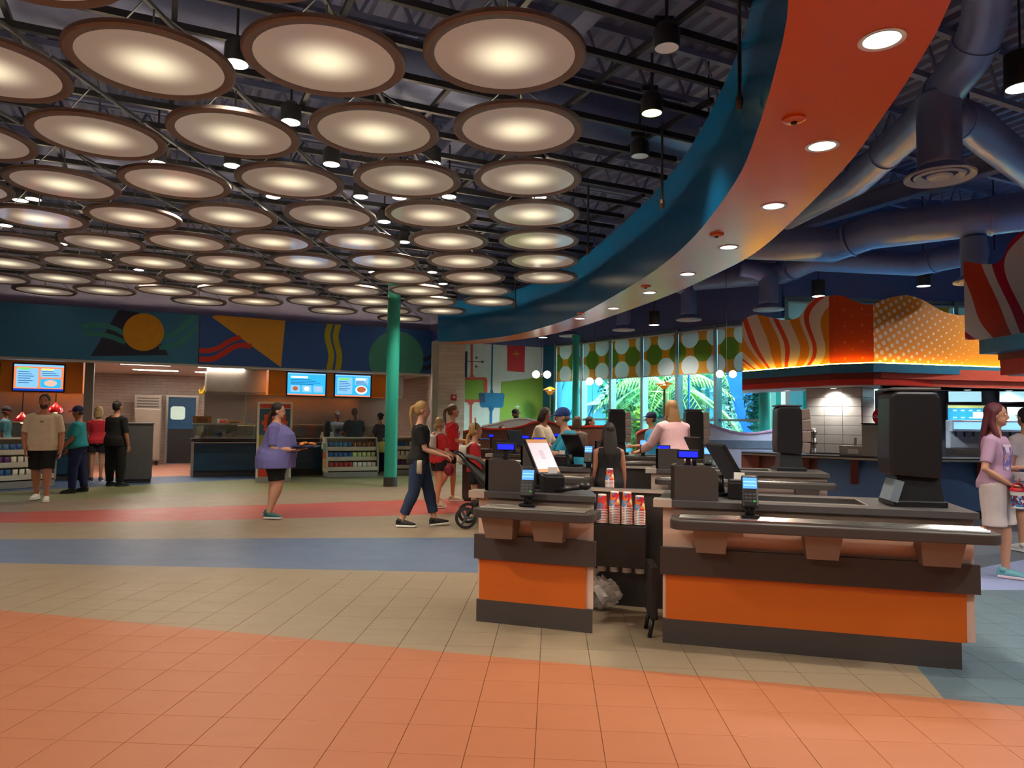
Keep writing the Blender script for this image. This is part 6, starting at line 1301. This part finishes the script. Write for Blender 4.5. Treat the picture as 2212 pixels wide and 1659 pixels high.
# --- kitchen right
c_ = FK.w(FK.px(706, 950, 0)[0], -.02); person('girl with long dark ponytail and cream top at the long counter', (c_.x, c_.y), 100, 1.4, 'child', arms=(((-.3, .4, -1), (.1, 1, .2)), ((.3, .4, -1), (-.1, 1, .2))), shirt=('d8ccb4', .6, -.15), pants=('2a3040', 1.9, .02), hair=('long', '1a100e'), skin='9a6a50')
c_ = FK.w(FK.px(727, 950, 1.7)[0], 1.7); person('kitchen worker in black cap facing out behind the long counter', (c_.x, c_.y), -60, 1.68, 'slim', shirt=('2a3a48', .8, -.05), pants=('1a1a20', 1.98, .02), hair=('short', '120c0a'), cap='14141c', skin='4a2e24')
c_ = FK.w(FK.px(764, 950, 0)[0], -.02); person('woman in slate grey tee with long brown hair ordering at the long counter', (c_.x, c_.y), 118, 1.75, 'full', arms=(((-.3, .4, -1), (0, 1, -.1)), ((.3, .3, -1), (0, 1, -.2))), shirt=('3c4450', .8, -.2), pants=('28384c', 1.98, .025), hair=('lowpony', '5a4030'), skin='a8745a')
c_ = FK.w(FK.px(820, 950, 0)[0], -.02); person('woman in grey tee with yellow skirt wrap and dark jeans beside the teal column', (c_.x, c_.y), 150, 1.64, 'slim', legs=(((-.1, .1, -1), (0, 0, -1)), ((.1, -.1, -1), (0, -.1, -1))), arms=(((-.2, .4, -1), (0, 1, -.3)), ((.2, .3, -1), (0, 1, -.3))), shirt=('40444e', .7, -.02), pants=('1c2434', 1.98, .02), shoes=('c8b8a8', 'e0d8d0'), hair=('bun', '100c0e'), skin='a8745a')
q = MB(); q.loft([(0, .0, .98), (0, 0, .9), (0, 0, .6)], [(.15, .13), (.19, .16), (.23, .19)], 18, side=(1, 0, 0)); q.build('skirt', M('cloth_yellow', 'c8c070', .85), bpy.data.objects[[o.name for o in bpy.data.objects if o.get('label', '').startswith('woman in grey tee with yellow')][0]], smooth=2)
# --- stroller family
mom = person('blond woman in black tee and rolled jeans pushing a grey stroller', gl(902, 1136), 3, 1.74, 'slim', lean=.04, legs=(((0, .33, -1), (0, .22, -1)), ((0, -.12, -1), (0, -.42, -1))), arms=(((-.1, .35, -1), (-.02, 1, -.28)), ((.1, .3, -1), (.02, 1, -.3))), shirt=('0c0c0e', .75, -.1), pants=('223250', 1.78, .022), shoes=('141416', 'e8e4dc'), hair=('pony', 'a88450'), skin='c8957c', vox=.01, palm=((0, 0, -1), (0, 0, -1)), curl=.8, legf=1.12, foot_pitch=(.1, 0))
girl1 = person('girl in red tee with white mini backpack walking beside the stroller', gl(946, 1096), 40, 1.5, 'slim', legs=(((-.03, .15, -1), (0, 0, -1)), ((.03, -.1, -1), (0, -.15, -1))), arms=(((-.2, .2, -1), (.1, .8, -.4)), ((.3, .1, -1), (-.2, .9, -.3))), shirt=('c02428', .75, -.12), pants=('101014', .5, .03), shoes=('b8a890', 'e0d8d0'), hair=('lowbun', 'a8865c'), skin='c88e6c')
red = person('tall woman in red printed tee with glasses and ponytail carrying a tray', gl(974, 1084), 8, 1.74, 'slim', legs=(((-.03, .08, -1), (0, 0, -1)), ((.03, -.2, -1), (0, -.55, -1))), arms=(((-.2, .35, -1), (.05, 1, -.02)), ((.2, .3, -1), (-.05, 1, -.05))), shirt=('c4242c', .8, -.1), pants=('101014', .55, .03), shoes=('c8b8a0', 'e0d8d0'), hair=('pony', '6a4c34'), skin='c88e6c', foot_pitch=(0, -.3), palm=((0, 0, 1), (0, 0, 1)), curl=.3)
girl2 = person('small girl in red tee with orange eared headband and white backpack', dl(1026, 10.6), 5, 1.4, 'child', arms=(((-.1, .4, -1), (0, 1, -.1)), ((.1, .4, -1), (0, 1, -.12))), shirt=('c02830', .75, -.1), pants=('101014', .6, .02), shoes=('a89888', 'e0d8d0'), hair=('lowpony', 'b08a50'), skin='d09a78')
# --- among the checkouts
person('bearded man in white tee standing before the green mural block', dl(1113, 18.4), -45, 1.76, 'slim', shirt=('d8d4d0', .8, -.15), pants=('2a3040', 1.98, .02), hair=('short', '14100e'), cap='141218', beard='1a120e', skin='8a5c44')
person('child with dark hair behind the brown wavy partition', dl(1085, 15.6), -60, 1.36, 'child', shirt=('4a5a70', .7, -.1), pants=('202430', 1.9, .02), hair=('short', '1a1412'), skin='c08a6c')
person('dark haired woman in beige top bending over the third row counter', dl(1162, 12.5), -25, 1.7, 'full', lean=.22, arms=(((-.2, .5, -1), (.1, 1, -.3)), ((.2, .5, -1), (-.1, 1, -.3))), shirt=('c8b8a4', .9, -.15), pants=('2c2a30', 1.98, .02), hair=('bob', '2a1410'), skin='a8705a', head=(0, -.3))
person('cashier in teal shirt and blue cap bending over a register screen', dl(1250, 9.35), 185, 1.66, 'full', lean=.38, arms=(((-.2, .7, -1), (0, 1, .1)), ((.2, .7, -1), (0, 1, -.1))), shirt=('1c86a4', .9, -.1), pants=('161c40', 1.98, .02), hair=('short', '6a5a4a'), cap='2c4a8c', skin='c8957c', head=(0, -.1))
person('brown haired person standing behind the cashier in the blue cap', dl(1247, 13.6), 95, 1.56, 'slim', shirt=('6a5c54', .8, -.1), pants=('2c2a30', 1.98, .02), hair=('bob', '4a3222'), skin='c08a6c')
person('young woman in cream tee with braided dark hair by the windows', dl(1274, 14.4), -20, 1.56, 'slim', arms=(((-.2, .2, -1), (.3, .9, .1)), ((.2, .2, -1), (-.3, .9, .1))), shirt=('d0c0a0', .8, -.1), pants=('5a5040', 1.98, .02), hair=('lowpony', '241614'), skin='b07c60')
person('girl with very long dark hair and black top behind the cup stand', dl(1316, 8.15), 92, 1.44, 'slim', arms=HANG, shirt=('0e0c0e', 0, -.1), pants=('141418', 1.98, .02), hair=('long', '1c100c'), skin='a8705a')
person('cashier in teal shirt and navy cap reaching toward a customer', dl(1408, 12.9), 186, 1.64, 'slim', arms=(((-.1, .7, -1), (0, 1, -.05)), ((.15, .1, -1), (0, .9, -.4))), shirt=('1f7ea8', .85, -.1), pants=('161c40', 1.98, .02), hair=('short', '2a1c18'), cap='1c1e44', skin='c08a6c')
person('woman in pale pink shirt with long blond hair leaning over the third row counter', dl(1462, 10.55), 108, 1.8, 'full', lean=.25, arms=(((-.4, .5, -1), (.1, 1, -.3)), ((.4, .5, -1), (-.1, 1, -.3))), shirt=('d8aeb4', 1.9, -.2), pants=('2c3a50', 1.98, .02), hair=('long', '9a7248'), skin='c8957c', armf=1.1)
# --- right edge
rw = person('woman with long burgundy hair in mauve tee carrying a tray and a red lidded cup', gl(2156, 1249), -48, 1.68, 'slim', legs=(((-.02, .1, -1), (0, .0, -1)), ((.02, .02, -1), (0, -1, -.42))), arms=(((-.18, .25, -1), (.25, .95, .05)), ((.38, -.1, -1), (-.5, .6, -.5))), shirt=('b08aa4', .78, -.08), pants=('c4b4b0', .95, .035), shoes=('6aa8b0', 'e0c8d4'), hair=('long', '5c1c28'), skin='c48c70', vox=.0085, palm=((0, 0, 1), (0, 0, 1)), curl=.5, head=(.1, 0), legf=1.05, armf=.95, foot_pitch=(0, -.6))
person('person in white tee with blue print and dark bun behind the woman with burgundy hair', dl(2216, 8.6), 95, 1.68, 'slim', shirt=('c8b8b8', .7, -.15), pants=('8a8494', 1.0, .03), shoes=('c8c8c8', 'e0e0e0'), hair=('bun', '1c1416'), skin='b88468')
def shirt_print(info, t0, t1, ang, mat, nm='shirt_print', lift=.032):
    """printed patch lying on the front of a shirt"""
    bt = info['bt']; q = MB(); NA, NT = 9, 7
    for i in range(NT):
        t = t0 + (t1 - t0) * i / (NT - 1)
        for a, b in zip(bt, bt[1:]):
            if a[0] <= t <= b[0]: f = (t - a[0]) / (b[0] - a[0]); r = [a[j] + (b[j] - a[j]) * f for j in range(4)]
        for j in range(NA):
            th_ = -ang + 2 * ang * j / (NA - 1); q.v.append(tuple(info['S'](t, (r[1] + lift) * math.sin(th_), r[3] + (r[2] + lift) * math.cos(th_))))
    for i in range(NT - 1):
        for j in range(NA - 1): q.f.append((i * NA + j, i * NA + j + 1, (i + 1) * NA + j + 1, (i + 1) * NA + j)); q.mi.append(0)
    q.build(nm, mat, info['th'], smooth=2)
def print_mat(name, base, c1_, c2_, sc):
    m, nt, b = newmat(name); v = nt.nodes.new('ShaderNodeTexVoronoi'); v.inputs['Scale'].default_value = sc; nt.links.new(coords(nt), v.inputs['Vector']); h = xyz(nt, v.outputs['Color'])
    c = mixc(nt, h[0].gt(.62), lin(base), lin(c1_)); c = mixc(nt, h[1].gt(.75), c, lin(c2_)); nt.links.new(c, b.inputs['Base Color']); b.inputs['Roughness'].default_value = .8; return m
shirt_print(red, .45, .75, .8, print_mat('print_red', 'c4242c', 'e8dcd4', 'e0c8c0', 30)); shirt_print(rw, .3, .78, .75, print_mat('print_mauve', 'b08aa4', '7a6ab0', 'd8c0c8', 22)); shirt_print(pman, .68, .74, .12, print_mat('print_cream', 'd8c6aa', '5a4a6a', '8a6a5a', 60))
finish_people()
# ================================================================ things people carry
def wp_(info, v): return info['M'] @ Vector(v)
def tray(info, label, col, food, n=5, up=.03, w=.42, d=.3, c=None):
    a = wp_(info, (info['wri'][0] + info['wri'][1]) / 2); f = info['M'].to_3x3() @ V(0, 1, 0); c = a + f * (d / 2 + .03) + V(0, 0, up)
    th = thing('food_tray', label, 'tray', c, info['rz']); q = MB()
    MB().prism(roundrect(w, d, .04), 0, .008).build('base', M('tray_' + col, col, .4), th); MB().prism(roundrect(w + .03, d + .03, .05), .008, .022).build('rim', M('tray_' + col), th)
    for i in range(n): q.ell((random.uniform(-.12, .12), random.uniform(-.08, .08), .04 + .01 * (i % 3)), (.05, .04, .025), 10, 6)
    q.build('food', M('food_' + food, food, .6, var=.3, scale=30), th, smooth=2)
    return th
tray(lil, 'navy food tray with orange food carried by the woman in lilac', '1c2050', 'c8792a'); tray(red, 'blue tray with yellow food carried by the tall woman in red', '22408a', 'c8962a', 3); tray(rw, 'navy tray with golden fried food carried by the woman with burgundy hair', '1a2458', 'c88a34', 6, .05)
def backpack(info, label, col, w=.26, h=.3, d=.12, tz=.62):
    th = thing('backpack', label, 'backpack', wp_(info, info['S'](tz, 0, -.0) + V(0, -.215 * info['k'], -h / 2)), info['rz']); m_ = M('pack_' + col, col, .7, var=.15, scale=12)
    MB().prism([(x, z + h / 2) for x, z in roundrect(w, h, .08)], -d / 2, d / 2, axis='y').build('pouch', m_, th, bevel=.03, smooth=True); MB().prism([(x, z + h * .3) for x, z in roundrect(w * .7, h * .4, .04)], -d / 2 - .03, -d / 2, axis='y').build('front_pocket', m_, th, bevel=.01)
    for s in (-1, 1): MB().tube(spline([(s * w * .3, d / 2, h * .9), (s * w * .36, d / 2 + .08, h * 1.12), (s * w * .4, d / 2 + .2, h * 1.0)], 4), .016, 8).build('strap', m_, th)
backpack(girl1, 'white mini backpack worn by the girl beside the stroller', 'd0c4b8', .24, .28); backpack(girl2, 'white speckled backpack worn by the girl with the headband', 'd8ccc0', .24, .28, .11, .5)
q = girl2; th = thing('eared_headband', 'orange eared headband on the small girl in red', 'headband', wp_(q, q['HC']), q['rz'])
MB().tube([(math.cos(a) * .11, -.01, .02 + math.sin(a) * .125) for a in [math.pi * i / 12 for i in range(13)]], .009, 6).build('band', M('band_dark', '2a2020', .5), th)
for s in (-1, 1): MB().ell((s * .05, -.01, .165), (.03, .012, .035)).build('ear', M('ear_orange', 'd8762a', .6), th, smooth=2)
th = thing('crossbody_bag', 'small beige round crossbody bag at the hip of the woman in black', 'bag', wp_(mom, mom['hips'][1] + V(.16, .03, -.08)), mom['rz']); MB().prism([(x, z) for x, z in roundrect(.14, .19, .06)], -.035, .035, axis='y').build('pouch', M('bag_beige', 'b0a08a', .6), th, bevel=.015, smooth=True); MB().tube(spline([(-.06, 0, .08), (-.12, -.02, .3), (-.2, -.05, .5)], 4), .006, 6).build('strap', M('bag_beige'), th)
th = thing('pouch', 'small dark red pouch hanging from the stroller handle', 'pouch', wp_(mom, V(.02, .42, .83))); MB().ell((0, 0, -.06), (.07, .05, .08)).build('bag', M('pouch_red', '8a1424', .6), th, smooth=2); MB().tube([(0, 0, .0), (0, 0, .14)], .006, 6).build('loop', M('pouch_red'), th)
# cup in the right hand of the woman at the edge
cpos = wp_(rw, rw['wri'][1] + V(-.02, .07, -.02)); th = thing('refill_cup', 'printed refill cup with red lid and handle held by the woman with burgundy hair', 'cup', cpos + V(0, 0, -.2))
MB().rings([(.048, 0), (.05, .01), (.062, .15), (.064, .155)], 24).build('body', cup_print('refill_print', '2a3a6a', '8a2a3a', 'd8d4d8'), th, smooth=True); MB().rings([(.05, -.006), (.05, .006)], 24).build('bottom_ring', M('lid_white', 'e4e0d8'), th); MB().rings([(.068, .15), (.068, .17), (.06, .18), (.02, .185)], 24).build('lid', M('lid_red', 'b81a2c', .35), th, smooth=True); MB().tube(spline([(-.055, 0, .17), (-.03, 0, .215), (.03, 0, .215), (.055, 0, .17)], 4), .009, 8).build('handle', M('lid_red'), th); MB().tube([(.01, 0, .18), (.03, .01, .27)], .005, 6).build('straw', M('lid_red'), th)
# ---- stroller
sp0 = wp_(mom, V(0, .62, 0)); th = thing('stroller', 'grey and black folding stroller with three spoke wheels', 'stroller', (sp0.x, sp0.y, 0), 0); fab = M('stroller_grey', '4c4c4a', .85, var=.15, scale=20); blkf = M('stroller_black', '121214', .6)
for sy in (-.24, .24):
    MB().tube(spline([(-.12, sy, 1.02), (.0, sy, .95), (.3, sy, .55), (.55, sy, .28), (.62, sy, .16)], 5), .014, 8).build('frame_tube', blkf, th, smooth=2); MB().tube([(.32, sy, .52), (.08, sy, .16)], .014, 8).build('frame_tube', blkf, th, smooth=2)
    for wx in (.06, .64):
        wme = MB(); R_ = .145
        for i in range(24):
            pass
        o = MB().rings([(R_ - .035, -.02), (R_, -.016), (R_ + .003, 0), (R_, .016), (R_ - .035, .02), (R_ - .04, 0), (R_ - .035, -.02)], 28, cap=False).build('wheel', blkf, th, (wx, sy * 1.12, R_ + .003), rot=(math.pi / 2, 0, 0), smooth=True)
        q = MB(); q.rings([(.03, -.022), (.03, .022)], 12)
        for i in range(3): a = i * 2.094; q.box((math.cos(a) * .065, math.sin(a) * .065, 0), (.1, .03, .02), rz=a)
        q.build('spokes', M('spoke_grey', '55565a', .4, .6), o)
MB().tube([(-.12, -.24, 1.02), (-.12, .24, 1.02)], .016, 8).build('handle_bar', blkf, th)
MB().loft([(.0, 0, .93), (.12, 0, .82), (.3, 0, .66), (.42, 0, .5), (.62, 0, .46), (.72, 0, .4)], [(.2, .03), (.22, .05), (.22, .06), (.22, .06), (.21, .05), (.2, .03)], 16, side=(0, 1, 0)).build('seat', fab, th, smooth=2)
MB().loft([(.02, 0, .98), (.2, 0, .93), (.36, 0, .8)], [(.21, .02), (.23, .03), (.22, .015)], 14, side=(0, 1, 0)).build('canopy', fab, th, smooth=2)
MB().box((.36, 0, .27), (.5, .36, .16), taper=(.8, .9)).build('basket', blkf, th, bevel=.02)
